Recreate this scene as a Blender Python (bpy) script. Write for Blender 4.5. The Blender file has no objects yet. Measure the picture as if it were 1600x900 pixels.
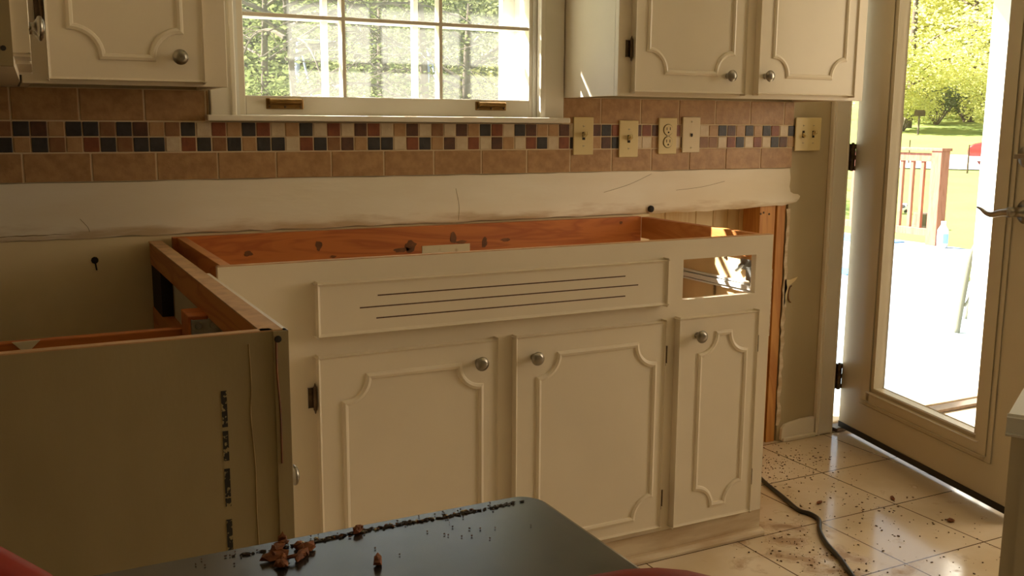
import bpy, bmesh, math, random
from mathutils import Vector, Matrix
random.seed(7)
S = bpy.context.scene
C = S.collection

# ------------------------------------------------------------------ camera, sky, sun, exposure
CAM = Vector((-0.0621, -2.6346, 1.1408))
YAW, PITCH, ROLL, FPX = 0.4767, 0.1651, 0.0059, 1536.84
_fw = Vector((math.sin(YAW)*math.cos(PITCH), math.cos(YAW)*math.cos(PITCH), -math.sin(PITCH)))
_r = Vector((math.cos(YAW), -math.sin(YAW), 0)); _u = _r.cross(_fw)
_r2 = _r*math.cos(ROLL)+_u*math.sin(ROLL); _u2 = -_r*math.sin(ROLL)+_u*math.cos(ROLL)
cam_data = bpy.data.cameras.new('camera'); cam = bpy.data.objects.new('camera', cam_data); C.objects.link(cam)
cam_data.sensor_width = 36; cam_data.lens = FPX/1600*36; cam_data.clip_start = 0.02; cam_data.clip_end = 400
cam.matrix_world = Matrix(((_r2.x, _u2.x, -_fw.x, CAM.x), (_r2.y, _u2.y, -_fw.y, CAM.y), (_r2.z, _u2.z, -_fw.z, CAM.z), (0, 0, 0, 1)))
S.camera = cam

W = bpy.data.worlds.new('sky'); S.world = W; W.use_nodes = True
wn = W.node_tree.nodes; wl = W.node_tree.links; wn.clear()
wo = wn.new('ShaderNodeOutputWorld'); wb = wn.new('ShaderNodeBackground')
wb.inputs[0].default_value = (0.80, 0.91, 1.0, 1); wb.inputs[1].default_value = 1.25
wl.new(wb.outputs[0], wo.inputs[0])

SUN_DIR = Vector((1.0, -0.97, -1.16)).normalized()
sd = bpy.data.lights.new('sun', 'SUN'); sd.energy = 34; sd.angle = 0.009; sd.color = (1.0, 0.95, 0.86)
sun = bpy.data.objects.new('sun', sd); C.objects.link(sun)
sun.rotation_euler = SUN_DIR.to_track_quat('-Z', 'Y').to_euler(); sun.location = (-20, 20, 22)

def area(name, loc, direction, sx, sy, power, color):
    d = bpy.data.lights.new(name, 'AREA'); d.shape = 'RECTANGLE'; d.size = sx; d.size_y = sy
    d.energy = power; d.color = color
    o = bpy.data.objects.new(name, d); C.objects.link(o); o.location = loc
    o.rotation_euler = Vector(direction).to_track_quat('-Z', 'Z').to_euler()
    return o
# added fill lamp standing in for daylight, set in an unseen right-wall opening
area('right_wall_fill', (4.93, -1.9, 1.62), (-1, 0.15, 0.05), 1.9, 1.35, 60, (1.0, 0.785, 0.54))

S.view_settings.view_transform = 'Standard'; S.view_settings.look = 'None'
S.view_settings.gamma = 1; S.view_settings.use_curve_mapping = False
S.view_settings.exposure = 0.0

# ------------------------------------------------------------------ materials
def _mat(name):
    m = bpy.data.materials.new(name); m.use_nodes = True
    nt = m.node_tree; b = nt.nodes.get('Principled BSDF')
    return m, nt, b
def mat(name, col, rough=0.5, metal=0.0, var=0.0, scale=8.0, bump=0.0, bscale=60.0, col2=None, stretch=(1, 1, 1), lo=0.35, hi=0.65, spec=0.5):
    m, nt, b = _mat(name)
    b.inputs['Roughness'].default_value = rough; b.inputs['Metallic'].default_value = metal
    b.inputs['Specular IOR Level'].default_value = spec
    b.inputs['Base Color'].default_value = (*col, 1)
    tc = nt.nodes.new('ShaderNodeTexCoord'); mp = nt.nodes.new('ShaderNodeMapping')
    mp.inputs['Scale'].default_value = stretch
    nt.links.new(tc.outputs['Object'], mp.inputs['Vector'])
    if var or col2:
        n = nt.nodes.new('ShaderNodeTexNoise'); n.inputs['Scale'].default_value = scale; n.inputs['Detail'].default_value = 6
        nt.links.new(mp.outputs[0], n.inputs['Vector'])
        r = nt.nodes.new('ShaderNodeValToRGB')
        r.color_ramp.elements[0].position = lo; r.color_ramp.elements[1].position = hi
        c2 = col2 or tuple(c*(1-var) for c in col)
        r.color_ramp.elements[0].color = (*c2, 1); r.color_ramp.elements[1].color = (*col, 1)
        nt.links.new(n.outputs['Fac'], r.inputs[0]); nt.links.new(r.outputs[0], b.inputs['Base Color'])
    if bump:
        n2 = nt.nodes.new('ShaderNodeTexNoise'); n2.inputs['Scale'].default_value = bscale; n2.inputs['Detail'].default_value = 4
        nt.links.new(mp.outputs[0], n2.inputs['Vector'])
        bp = nt.nodes.new('ShaderNodeBump'); bp.inputs['Strength'].default_value = bump; bp.inputs['Distance'].default_value = 0.002
        nt.links.new(n2.outputs['Fac'], bp.inputs['Height']); nt.links.new(bp.outputs[0], b.inputs['Normal'])
    return m
def wood(name, c1, c2, axis='x', rough=0.55, scale=14):
    st = {'x': (0.12, 1, 1), 'y': (1, 0.12, 1), 'z': (1, 1, 0.12)}[axis]
    m, nt, b = _mat(name)
    tc = nt.nodes.new('ShaderNodeTexCoord'); mp = nt.nodes.new('ShaderNodeMapping'); mp.inputs['Scale'].default_value = st
    nt.links.new(tc.outputs['Object'], mp.inputs['Vector'])
    n = nt.nodes.new('ShaderNodeTexNoise'); n.inputs['Scale'].default_value = scale; n.inputs['Detail'].default_value = 3; n.inputs['Distortion'].default_value = 1.2
    nt.links.new(mp.outputs[0], n.inputs['Vector'])
    mm = nt.nodes.new('ShaderNodeMath'); mm.operation = 'MULTIPLY'; mm.inputs[1].default_value = 9
    nt.links.new(n.outputs['Fac'], mm.inputs[0])
    fr = nt.nodes.new('ShaderNodeMath'); fr.operation = 'PINGPONG'; fr.inputs[1].default_value = 1
    nt.links.new(mm.outputs[0], fr.inputs[0])
    r = nt.nodes.new('ShaderNodeValToRGB'); r.color_ramp.elements[0].color = (*c2, 1); r.color_ramp.elements[1].color = (*c1, 1)
    r.color_ramp.elements[0].position = 0.0; r.color_ramp.elements[1].position = 0.7
    nt.links.new(fr.outputs[0], r.inputs[0]); nt.links.new(r.outputs[0], b.inputs['Base Color'])
    b.inputs['Roughness'].default_value = rough
    return m

M = {}
M['paint'] = mat('cream_cabinet_paint', (0.80, 0.70, 0.54), 0.38, var=0.05, scale=5, bump=0.05, bscale=120)
M['dirtypaint'] = mat('grimy_cream_paint', (0.72, 0.60, 0.42), 0.55, col2=(0.38, 0.22, 0.09), scale=6, stretch=(.5, 1, 3), lo=.3, hi=.6)
M['trim'] = mat('white_trim_paint', (0.84, 0.77, 0.64), 0.35, var=0.04, scale=6)
M['doorpaint'] = mat('door_paint', (0.62, 0.55, 0.41), 0.42, var=0.04, scale=3)
M['tan'] = mat('tan_wall_paint', (0.50, 0.41, 0.25), 0.7, var=0.06, scale=5, bump=0.1, bscale=200)
M['plaster'] = mat('bare_plaster', (0.90, 0.83, 0.69), 0.75, col2=(0.82, 0.72, 0.55), scale=3.5, bump=0.3, bscale=40, stretch=(.5, 1, 2))
M['beige'] = mat('beige_old_paint', (0.86, 0.70, 0.42), 0.65, var=0.08, scale=6)
def plaster_stain(m):
    nt = m.node_tree; b = nt.nodes['Principled BSDF']; src = b.inputs['Base Color'].links[0].from_socket
    tc = nt.nodes.new('ShaderNodeTexCoord'); sp = nt.nodes.new('ShaderNodeSeparateXYZ'); nt.links.new(tc.outputs['Object'], sp.inputs[0])
    mr = nt.nodes.new('ShaderNodeMapRange'); mr.inputs[1].default_value = .862; mr.inputs[2].default_value = .905; mr.inputs[3].default_value = .30; mr.inputs[4].default_value = -.15; nt.links.new(sp.outputs[2], mr.inputs[0])
    mp = nt.nodes.new('ShaderNodeMapping'); mp.inputs['Scale'].default_value = (3, 1, 16); nt.links.new(tc.outputs['Object'], mp.inputs[0])
    n = nt.nodes.new('ShaderNodeTexNoise'); n.inputs['Scale'].default_value = 2.2; n.inputs['Detail'].default_value = 8; nt.links.new(mp.outputs[0], n.inputs['Vector'])
    ad = nt.nodes.new('ShaderNodeMath'); ad.operation = 'ADD'; nt.links.new(n.outputs['Fac'], ad.inputs[0]); nt.links.new(mr.outputs[0], ad.inputs[1])
    m2 = nt.nodes.new('ShaderNodeMapRange'); m2.inputs[1].default_value = .56; m2.inputs[2].default_value = .85; m2.inputs[3].default_value = 0; m2.inputs[4].default_value = .75; nt.links.new(ad.outputs[0], m2.inputs[0])
    x = nt.nodes.new('ShaderNodeMixRGB'); x.inputs[2].default_value = (.50, .33, .15, 1); nt.links.new(m2.outputs[0], x.inputs[0]); nt.links.new(src, x.inputs[1]); nt.links.new(x.outputs[0], b.inputs['Base Color'])
plaster_stain(M['plaster'])
M['ceil'] = mat('ceiling_paint', (0.84, 0.79, 0.68), 0.8)
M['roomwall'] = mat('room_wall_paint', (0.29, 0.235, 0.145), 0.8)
M['orange_wood'] = wood('orange_fir', (0.58, 0.18, 0.035), (0.44, 0.115, 0.022), 'x')
M['orange_wood_y'] = wood('orange_fir_depth', (0.60, 0.24, 0.06), (0.48, 0.16, 0.035), 'y')
M['stud'] = wood('stud_pine', (0.66, 0.32, 0.09), (0.52, 0.21, 0.055), 'z')
M['plank'] = wood('sheathing_pine', (0.86, 0.68, 0.38), (0.78, 0.56, 0.27), 'z', scale=9)
M['ply'] = mat('raw_plywood', (0.68, 0.46, 0.22), 0.65, var=0.15, scale=10, stretch=(1, 1, .2))
M['endpanel'] = mat('weathered_end_panel', (0.37, 0.29, 0.155), 0.7, col2=(0.29, 0.22, 0.11), scale=4, bump=0.1, bscale=150, stretch=(1, 1, .4))
M['edge_wood'] = mat('raw_wood_edge', (0.62, 0.36, 0.17), 0.7, var=0.25, scale=25)
M['nickel'] = mat('brushed_nickel', (0.34, 0.31, 0.26), 0.30, 1.0, var=0.2, scale=30)
M['dark_metal'] = mat('dark_bronze_metal', (0.15, 0.10, 0.06), 0.42, 0.8, var=0.4, scale=60)
M['brass'] = mat('aged_brass', (0.36, 0.21, 0.075), 0.38, 1.0, var=0.3, scale=40)
M['galv'] = mat('galvanised_steel', (0.36, 0.36, 0.32), 0.55, 0.5, var=0.3, scale=40)
M['slide'] = mat('drawer_slide_enamel', (0.72, 0.70, 0.64), 0.4, 0.2)
M['ivory'] = mat('ivory_plastic', (0.74, 0.60, 0.30), 0.4)
M['almond'] = mat('almond_plastic', (0.74, 0.62, 0.40), 0.4)
M['dark'] = mat('dark_slot', (0.02, 0.014, 0.01), 0.8)
M['rubber'] = mat('black_rubber', (0.012, 0.012, 0.012), 0.5)
M['groove'] = mat('groove_shade', (0.10, 0.05, 0.03), 0.8)
M['stain'] = mat('brown_drip_stain', (0.24, 0.085, 0.02), 0.6, var=0.5, scale=30)
M['stain_pale'] = mat('pale_brown_stain', (0.33, 0.22, 0.09), 0.7, var=0.3, scale=30)
M['ink'] = mat('black_ink', (0.03, 0.027, 0.02), 0.8, col2=(0.30, 0.24, 0.13), scale=160, lo=0.42, hi=0.46)
M['ink'].node_tree.nodes['Color Ramp'].color_ramp.elements[0].color = (0.025, 0.022, 0.018, 1)
M['ink'].node_tree.nodes['Color Ramp'].color_ramp.elements[1].color = (0.34, 0.27, 0.14, 1)
M['ink'].node_tree.nodes['Color Ramp'].color_ramp.elements[0].position = 0.55
M['ink'].node_tree.nodes['Color Ramp'].color_ramp.elements[1].position = 0.60
M['paper'] = mat('pale_old_label', (0.74, 0.64, 0.44), 0.8, col2=(0.5, 0.35, 0.18), scale=30, lo=0.25, hi=0.4)
M['laminate'] = mat('dark_speckled_laminate', (0.018, 0.0185, 0.022), 0.24, col2=(0.060, 0.054, 0.050), scale=55, bump=0.02, bscale=90, spec=0.9)
M['laminate_edge'] = mat('laminate_edge_highlight', (0.05, 0.042, 0.033), 0.35, var=0.4, scale=20)  # paler tone paints the highlight along the countertop's right edge
M['caulk'] = mat('dirty_caulk', (0.10, 0.085, 0.075), 0.45, col2=(0.03, 0.018, 0.012), scale=60)
M['chip'] = mat('brown_debris', (0.30, 0.10, 0.03), 0.8, col2=(0.11, 0.035, 0.013), scale=120)
M['chipdark'] = mat('dark_debris', (0.13, 0.06, 0.025), 0.85, col2=(0.04, 0.02, 0.01), scale=40)
M['red'] = mat('red_lacquer', (0.24, 0.016, 0.005), 0.5, spec=.2)
M['redpad'] = mat('red_vinyl', (0.30, 0.012, 0.008), 0.5)
M['cord'] = mat('black_cord', (0.014, 0.013, 0.012), 0.4)
M['grout'] = mat('tile_grout', (0.66, 0.52, 0.34), 0.85)
def tilemat(n, c, c2): return mat(n, c, 0.5, col2=c2, scale=45, bump=0.35, bscale=110)
M['t_big'] = tilemat('tan_stone_tile', (0.47, 0.28, 0.125), (0.36, 0.195, 0.08))
M['t_blk'] = tilemat('slate_mosaic', (0.050, 0.044, 0.044), (0.03, 0.026, 0.026))
M['t_dbr'] = tilemat('dark_brown_mosaic', (0.135, 0.056, 0.030), (0.08, 0.036, 0.022))
M['t_red'] = tilemat('red_mosaic', (0.29, 0.090, 0.034), (0.21, 0.062, 0.026))
M['t_tan'] = tilemat('tan_mosaic', (0.50, 0.31, 0.15), (0.43, 0.25, 0.11))
M['t_crm'] = tilemat('cream_mosaic', (0.70, 0.59, 0.42), (0.62, 0.49, 0.32))
M['t_brn'] = tilemat('brown_mosaic', (0.30, 0.15, 0.065), (0.24, 0.11, 0.045))
# outdoors
M['deckboard'] = mat('blue_grey_deck_paint', (0.42, 0.52, 0.60), 0.6, var=0.15, scale=5, stretch=(1, .15, 1))
M['redwood'] = wood('red_stained_wood', (0.40, 0.135, 0.08), (0.30, 0.09, 0.05), 'z')
M['sill'] = wood('pale_wood_sill', (0.62, 0.50, 0.34), (0.45, 0.33, 0.19), 'x')
M['lumber'] = wood('weathered_lumber', (0.55, 0.42, 0.27), (0.40, 0.28, 0.16), 'x')
M['bark'] = mat('tree_bark', (0.16, 0.12, 0.085), 0.9, var=0.5, scale=12, stretch=(1, 1, .2))
M['asphalt'] = mat('pale_road', (0.55, 0.53, 0.50), 0.9, var=0.1, scale=2)
M['bluemetal'] = mat('blue_white_tube', (0.42, 0.47, 0.62), 0.35, 0.3)
M['deck_blue'] = mat('plain_blue', (0.08, 0.25, 0.55), 0.8)
M['alu'] = mat('pale_aluminium', (0.15, 0.145, 0.10), 0.5, 0.2)
M['sling'] = mat('yellow_green_sling', (0.52, 0.58, 0.20), 0.7)
M['car'] = mat('red_car_paint', (0.45, 0.03, 0.025), 0.25)
M['tyre'] = mat('tyre_rubber', (0.03, 0.03, 0.03), 0.8)
M['rim'] = mat('silver_rim', (0.62, 0.62, 0.62), 0.35, 0.4)
M['carglass'] = mat('car_glass', (0.03, 0.04, 0.05), 0.08)
M['white'] = mat('white_plastic', (0.8, 0.8, 0.78), 0.5)
M['lightblue'] = mat('light_blue_label', (0.30, 0.48, 0.72), 0.5)
M['siding'] = mat('exterior_siding', (0.70, 0.68, 0.62), 0.7)
M['extwhite'] = mat('exterior_white', (0.82, 0.80, 0.74), 0.5)
def foliage_mat(name, c, c2):
    m = bpy.data.materials.new(name); m.use_nodes = True; nt = m.node_tree; nt.nodes.clear()
    o = nt.nodes.new('ShaderNodeOutputMaterial'); d = nt.nodes.new('ShaderNodeBsdfDiffuse'); t = nt.nodes.new('ShaderNodeBsdfTranslucent')
    x = nt.nodes.new('ShaderNodeMixShader'); x.inputs[0].default_value = 0.45
    tc = nt.nodes.new('ShaderNodeTexCoord'); n = nt.nodes.new('ShaderNodeTexNoise'); n.inputs['Scale'].default_value = 1.3; n.inputs['Detail'].default_value = 5
    r = nt.nodes.new('ShaderNodeValToRGB'); r.color_ramp.elements[0].color = (*c2, 1); r.color_ramp.elements[1].color = (*c, 1)
    r.color_ramp.elements[0].position = .35; r.color_ramp.elements[1].position = .65
    nt.links.new(tc.outputs['Object'], n.inputs['Vector']); nt.links.new(n.outputs['Fac'], r.inputs[0])
    nt.links.new(r.outputs[0], d.inputs[0]); nt.links.new(r.outputs[0], t.inputs[0])
    nt.links.new(d.outputs[0], x.inputs[1]); nt.links.new(t.outputs[0], x.inputs[2]); nt.links.new(x.outputs[0], o.inputs[0])
    return m
M['leaf'] = foliage_mat('spring_leaves', (0.25, 0.28, 0.105), (0.15, 0.185, 0.065))
M['leaf2'] = foliage_mat('yellow_green_leaves', (0.80, 0.76, 0.32), (0.55, 0.56, 0.20))
M['leafdark'] = foliage_mat('dark_leaves', (0.15, 0.18, 0.08), (0.09, 0.12, 0.055))
M['leafpale'] = foliage_mat('pale_green_leaves', (0.27, 0.285, 0.13), (0.17, 0.195, 0.08))
M['grass'] = mat('lawn_grass', (0.235, 0.275, 0.05), 0.9, col2=(0.165, 0.225, 0.04), scale=.5)
M['shaded_woodfloor'] = mat('shaded_woodland_floor', (0.060, 0.070, 0.028), 0.95, col2=(0.030, 0.028, 0.018), scale=.6)  # leaf litter ground, darkened to paint in the shade of the trees
def glass_mat(name, dust, dcol):
    m = bpy.data.materials.new(name); m.use_nodes = True; nt = m.node_tree; nt.nodes.clear()
    o = nt.nodes.new('ShaderNodeOutputMaterial'); tr = nt.nodes.new('ShaderNodeBsdfTransparent'); gl = nt.nodes.new('ShaderNodeBsdfGlossy')
    gl.inputs['Roughness'].default_value = 0.02
    lw = nt.nodes.new('ShaderNodeLayerWeight'); lw.inputs[0].default_value = 0.5
    pw = nt.nodes.new('ShaderNodeMath'); pw.operation = 'POWER'; pw.inputs[1].default_value = 5.0; nt.links.new(lw.outputs['Facing'], pw.inputs[0])
    fr = nt.nodes.new('ShaderNodeMath'); fr.operation = 'MULTIPLY_ADD'; fr.inputs[1].default_value = 0.5; fr.inputs[2].default_value = 0.02; nt.links.new(pw.outputs[0], fr.inputs[0])
    x = nt.nodes.new('ShaderNodeMixShader'); nt.links.new(fr.outputs[0], x.inputs[0]); nt.links.new(tr.outputs[0], x.inputs[1]); nt.links.new(gl.outputs[0], x.inputs[2])
    du = nt.nodes.new('ShaderNodeBsdfTranslucent'); du.inputs[0].default_value = (*dcol, 1)
    y = nt.nodes.new('ShaderNodeMixShader')
    tc = nt.nodes.new('ShaderNodeTexCoord'); n = nt.nodes.new('ShaderNodeTexNoise'); n.inputs['Scale'].default_value = 6
    mr = nt.nodes.new('ShaderNodeMapRange'); mr.inputs[3].default_value = dust*0.7; mr.inputs[4].default_value = dust*1.3
    nt.links.new(tc.outputs['Object'], n.inputs['Vector']); nt.links.new(n.outputs['Fac'], mr.inputs[0]); nt.links.new(mr.outputs[0], y.inputs[0])
    nt.links.new(x.outputs[0], y.inputs[1]); nt.links.new(du.outputs[0], y.inputs[2]); nt.links.new(y.outputs[0], o.inputs[0])
    return m
M['winglass'] = glass_mat('dusty_window_glass', 0.06, (0.75, 0.74, 0.66))
M['doorglass'] = glass_mat('door_glass', 0.012, (0.8, 0.8, 0.75))
# floor tile: grout grid, cream glaze, brown dirt in patches
T, TX, TY = 0.3075, 2.298, -0.325
def floor_mat():
    m, nt, b = _mat('glossy_cream_floor_tile'); L = nt.links; N = nt.nodes
    tc = N.new('ShaderNodeTexCoord'); sp = N.new('ShaderNodeSeparateXYZ'); L.new(tc.outputs['Object'], sp.inputs[0])
    def line(out, off):
        a = N.new('ShaderNodeMath'); a.operation = 'SUBTRACT'; a.inputs[1].default_value = off; L.new(out, a.inputs[0])
        d = N.new('ShaderNodeMath'); d.operation = 'DIVIDE'; d.inputs[1].default_value = T; L.new(a.outputs[0], d.inputs[0])
        p = N.new('ShaderNodeMath'); p.operation = 'PINGPONG'; p.inputs[1].default_value = 0.5; L.new(d.outputs[0], p.inputs[0])
        c = N.new('ShaderNodeMath'); c.operation = 'LESS_THAN'; c.inputs[1].default_value = 0.0065; L.new(p.outputs[0], c.inputs[0])
        return c.outputs[0]
    mx = N.new('ShaderNodeMath'); mx.operation = 'MAXIMUM'; L.new(line(sp.outputs[0], TX), mx.inputs[0]); L.new(line(sp.outputs[1], TY), mx.inputs[1])
    n = N.new('ShaderNodeTexNoise'); n.inputs['Scale'].default_value = 3; n.inputs['Detail'].default_value = 7; L.new(tc.outputs['Object'], n.inputs['Vector'])
    r = N.new('ShaderNodeValToRGB'); r.color_ramp.elements[0].position = .40; r.color_ramp.elements[1].position = .62
    r.color_ramp.elements[0].color = (0.62, 0.49, 0.33, 1); r.color_ramp.elements[1].color = (0.74, 0.62, 0.47, 1); L.new(n.outputs['Fac'], r.inputs[0])
    # dirt band along the old cabinet line and by the wall
    n3 = N.new('ShaderNodeTexNoise'); n3.inputs['Scale'].default_value = 14; n3.inputs['Detail'].default_value = 8; L.new(tc.outputs['Object'], n3.inputs['Vector'])
    bx = N.new('ShaderNodeMath'); bx.operation = 'SUBTRACT'; bx.inputs[1].default_value = 1.80; L.new(sp.outputs[0], bx.inputs[0])
    ab = N.new('ShaderNodeMath'); ab.operation = 'ABSOLUTE'; L.new(bx.outputs[0], ab.inputs[0])
    mr = N.new('ShaderNodeMapRange'); mr.inputs[1].default_value = 0.0; mr.inputs[2].default_value = 0.30; mr.inputs[3].default_value = 0.22; mr.inputs[4].default_value = 0.0; L.new(ab.outputs[0], mr.inputs[0])
    ad = N.new('ShaderNodeMath'); ad.operation = 'ADD'; L.new(n3.outputs['Fac'], ad.inputs[0]); L.new(mr.outputs[0], ad.inputs[1])
    r3 = N.new('ShaderNodeMapRange'); r3.inputs[1].default_value = 0.63; r3.inputs[2].default_value = 0.80; r3.inputs[3].default_value = 0; r3.inputs[4].default_value = 0.75; L.new(ad.outputs[0], r3.inputs[0])
    m1 = N.new('ShaderNodeMixRGB'); m1.inputs[2].default_value = (0.30, 0.16, 0.06, 1); L.new(r3.outputs[0], m1.inputs[0]); L.new(r.outputs[0], m1.inputs[1])
    m2 = N.new('ShaderNodeMixRGB'); m2.inputs[2].default_value = (0.11, 0.06, 0.03, 1); L.new(mx.outputs[0], m2.inputs[0]); L.new(m1.outputs[0], m2.inputs[1])
    L.new(m2.outputs[0], b.inputs['Base Color'])
    rr = N.new('ShaderNodeMath'); rr.operation = 'MULTIPLY_ADD'; rr.inputs[1].default_value = 0.5; rr.inputs[2].default_value = 0.13; L.new(r3.outputs[0], rr.inputs[0])
    L.new(rr.outputs[0], b.inputs['Roughness'])
    return m
M['floor'] = floor_mat()

# ------------------------------------------------------------------ helpers (all shapes are given in world coordinates)
ORG = {}
def tag(o, label=None, cat=None, group=None, kind=None):
    if label: o['label'] = label
    if cat: o['category'] = cat
    if group: o['group'] = group
    if kind: o['kind'] = kind
    return o
def thing(name, label, cat, loc=(0, 0, 0), group=None):
    o = bpy.data.objects.new(name, None); C.objects.link(o); o.location = loc; o.empty_display_size = .05
    ORG[o.name] = Vector(loc)
    return tag(o, label, cat, group)
def obj(name, bm, m, parent=None, smooth=False, loc=None):
    org = ORG[parent.name] if parent is not None else (Vector(loc) if loc else Vector((0, 0, 0)))
    me = bpy.data.meshes.new(name)
    bm.normal_update()
    for v in bm.verts: v.co -= org
    bm.to_mesh(me); bm.free()
    for mm in (m if isinstance(m, (list, tuple)) else [m]): me.materials.append(mm)
    if smooth:
        for p in me.polygons: p.use_smooth = True
    o = bpy.data.objects.new(name, me); C.objects.link(o)
    if parent is not None: o.parent = parent
    else: o.location = org
    ORG[o.name] = org
    return o
def struct(name, bm, m, parent=None, **k):
    o = obj(name, bm, m, parent, **k)
    if parent is None: o['kind'] = 'structure'
    return o
def BM(): return bmesh.new()
def merge(dst, src):
    me = bpy.data.meshes.new('tmp'); src.to_mesh(me); dst.from_mesh(me); bpy.data.meshes.remove(me); src.free()
def box(bm, x0, x1, y0, y1, z0, z1, bev=0.0, seg=2, mi=0):
    t = BM(); bmesh.ops.create_cube(t, size=1)
    for v in t.verts: v.co = Vector((x0+(v.co.x+.5)*(x1-x0), y0+(v.co.y+.5)*(y1-y0), z0+(v.co.z+.5)*(z1-z0)))
    if bev: bmesh.ops.bevel(t, geom=t.edges[:], offset=bev, segments=seg, affect='EDGES', profile=.5)
    for f in t.faces: f.material_index = mi
    merge(bm, t); return bm
def obox(bm, c, ax, ay, az, bev=0.0):
    """box with centre c and half-vectors ax, ay, az"""
    t = BM(); bmesh.ops.create_cube(t, size=2); c = Vector(c); ax, ay, az = Vector(ax), Vector(ay), Vector(az)
    for v in t.verts: v.co = c+ax*v.co.x+ay*v.co.y+az*v.co.z
    if bev: bmesh.ops.bevel(t, geom=t.edges[:], offset=bev, segments=2, affect='EDGES', profile=.5)
    bmesh.ops.recalc_face_normals(t, faces=t.faces[:])
    merge(bm, t); return bm
def frame_of(d):
    d = Vector(d).normalized(); a = Vector((0, 0, 1)) if abs(d.z) < .9 else Vector((1, 0, 0))
    u = d.cross(a).normalized(); return d, u, d.cross(u)
def lathe(bm, o, axis, prof, seg=20):
    """prof: (distance along axis, radius)"""
    o = Vector(o); d, u, w = frame_of(axis); rings = []
    for h, r in prof:
        if r < 1e-6: rings.append([bm.verts.new(o+d*h)])
        else: rings.append([bm.verts.new(o+d*h+(u*math.cos(2*math.pi*i/seg)+w*math.sin(2*math.pi*i/seg))*r) for i in range(seg)])
    for a, b in zip(rings, rings[1:]):
        for i in range(seg):
            j = (i+1) % seg
            try:
                if len(a) == 1 and len(b) == 1: continue
                if len(a) == 1: bm.faces.new((a[0], b[i], b[j]))
                elif len(b) == 1: bm.faces.new((a[i], b[0], a[j]))
                else: bm.faces.new((a[i], b[i], b[j], a[j]))
            except ValueError: pass
    if len(rings[0]) > 1: bm.faces.new(rings[0])
    if len(rings[-1]) > 1: bm.faces.new(list(reversed(rings[-1])))
    bmesh.ops.recalc_face_normals(bm, faces=bm.faces[:])
    return bm
def cyl(bm, p0, p1, r0, r1=None, seg=14):
    p0, p1 = Vector(p0), Vector(p1); r1 = r0 if r1 is None else r1
    t = BM(); lathe(t, p0, p1-p0, [(0, r0), ((p1-p0).length, r1)], seg); merge(bm, t); return bm
def tube(bm, pts, r, seg=8, radii=None, flat=None):
    pts = [Vector(p) for p in pts]; t = BM(); rings = []; up = None
    for i, p in enumerate(pts):
        d = (pts[min(i+1, len(pts)-1)]-pts[max(i-1, 0)]).normalized()
        if up is None: _, up, _ = frame_of(d)
        up = (up-d*up.dot(d)).normalized(); w = d.cross(up); rr = radii[i] if radii else r
        rings.append([t.verts.new(p+(up*math.cos(2*math.pi*k/seg)+w*math.sin(2*math.pi*k/seg))*rr) for k in range(seg)])
    for a, b in zip(rings, rings[1:]):
        for k in range(seg): t.faces.new((a[k], a[(k+1) % seg], b[(k+1) % seg], b[k]))
    t.faces.new(list(reversed(rings[0]))); t.faces.new(rings[-1])
    bmesh.ops.recalc_face_normals(t, faces=t.faces[:])
    merge(bm, t); return bm
def smooth_pts(P, n=6):
    P = [Vector(p) for p in P]; out = []
    for i in range(len(P)-1):
        a, b, c, d = P[max(i-1, 0)], P[i], P[i+1], P[min(i+2, len(P)-1)]
        for k in range(n):
            t = k/n
            out.append(.5*((2*b)+(c-a)*t+(2*a-5*b+4*c-d)*t*t+(3*b-a-3*c+d)*t**3))
    out.append(P[-1]); return out
def prism(bm, poly, vec, bev=0):
    t = BM(); vs = [t.verts.new(Vector(p)) for p in poly]; f = t.faces.new(vs)
    e = bmesh.ops.extrude_face_region(t, geom=[f])
    for g in e['geom']:
        if isinstance(g, bmesh.types.BMVert): g.co += Vector(vec)
    bmesh.ops.recalc_face_normals(t, faces=t.faces[:])
    if bev: bmesh.ops.bevel(t, geom=t.edges[:], offset=bev, segments=2, affect='EDGES', profile=.5)
    merge(bm, t); return bm

# frame on a cabinet face: O origin, A along the face, N outward, Z up
class Face:
    def __init__(s, O, A, N): s.O, s.A, s.N = Vector(O), Vector(A).normalized(), Vector(N).normalized()
    def p(s, a, z, n=0.0): return s.O+s.A*a+s.N*n+Vector((0, 0, z))
    def box(s, bm, a0, a1, z0, z1, n0, n1, bev=0.0):
        return obox(bm, s.p((a0+a1)/2, (z0+z1)/2, (n0+n1)/2), s.A*(a1-a0)/2, s.N*(n1-n0)/2, Vector((0, 0, (z1-z0)/2)), bev)
def scallop_path(a0, a1, b0, b1, r, n=8):
    """closed rectangle with concave quarter-circle corners"""
    pts = []
    for (cx, cy, s0) in ((a0, b0, 90), (a1, b0, 180), (a1, b1, 270), (a0, b1, 0)):
        for k in range(n+1):
            t = math.radians(s0-90*k/n); pts.append((cx+r*math.cos(t), cy+r*math.sin(t)))
    return pts
def moulding(bm, F, a0, a1, b0, b1, r, base, w=0.0075, h=0.0055):
    P = scallop_path(a0, a1, b0, b1, r); n = len(P); t = BM()
    prof = [(-w, 0), (-.75*w, .65*h), (0, h), (.75*w, .65*h), (w, 0)]
    rings = []
    for i in range(n):
        p0, p1, p2 = Vector(P[i-1]), Vector(P[i]), Vector(P[(i+1) % n])
        d0 = (p1-p0).normalized(); d1 = (p2-p1).normalized()
        n0 = Vector((d0.y, -d0.x)); n1 = Vector((d1.y, -d1.x)); m = (n0+n1).normalized(); m = m/max(.45, m.dot(n0))
        rings.append([t.verts.new(F.p(p1.x+m.x*o, p1.y+m.y*o, base+hh)) for o, hh in prof])
    for i in range(n):
        a, b = rings[i], rings[(i+1) % n]
        for k in range(4): t.faces.new((a[k], b[k], b[k+1], a[k+1]))
    bmesh.ops.recalc_face_normals(t, faces=t.faces[:])
    merge(bm, t)
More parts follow.
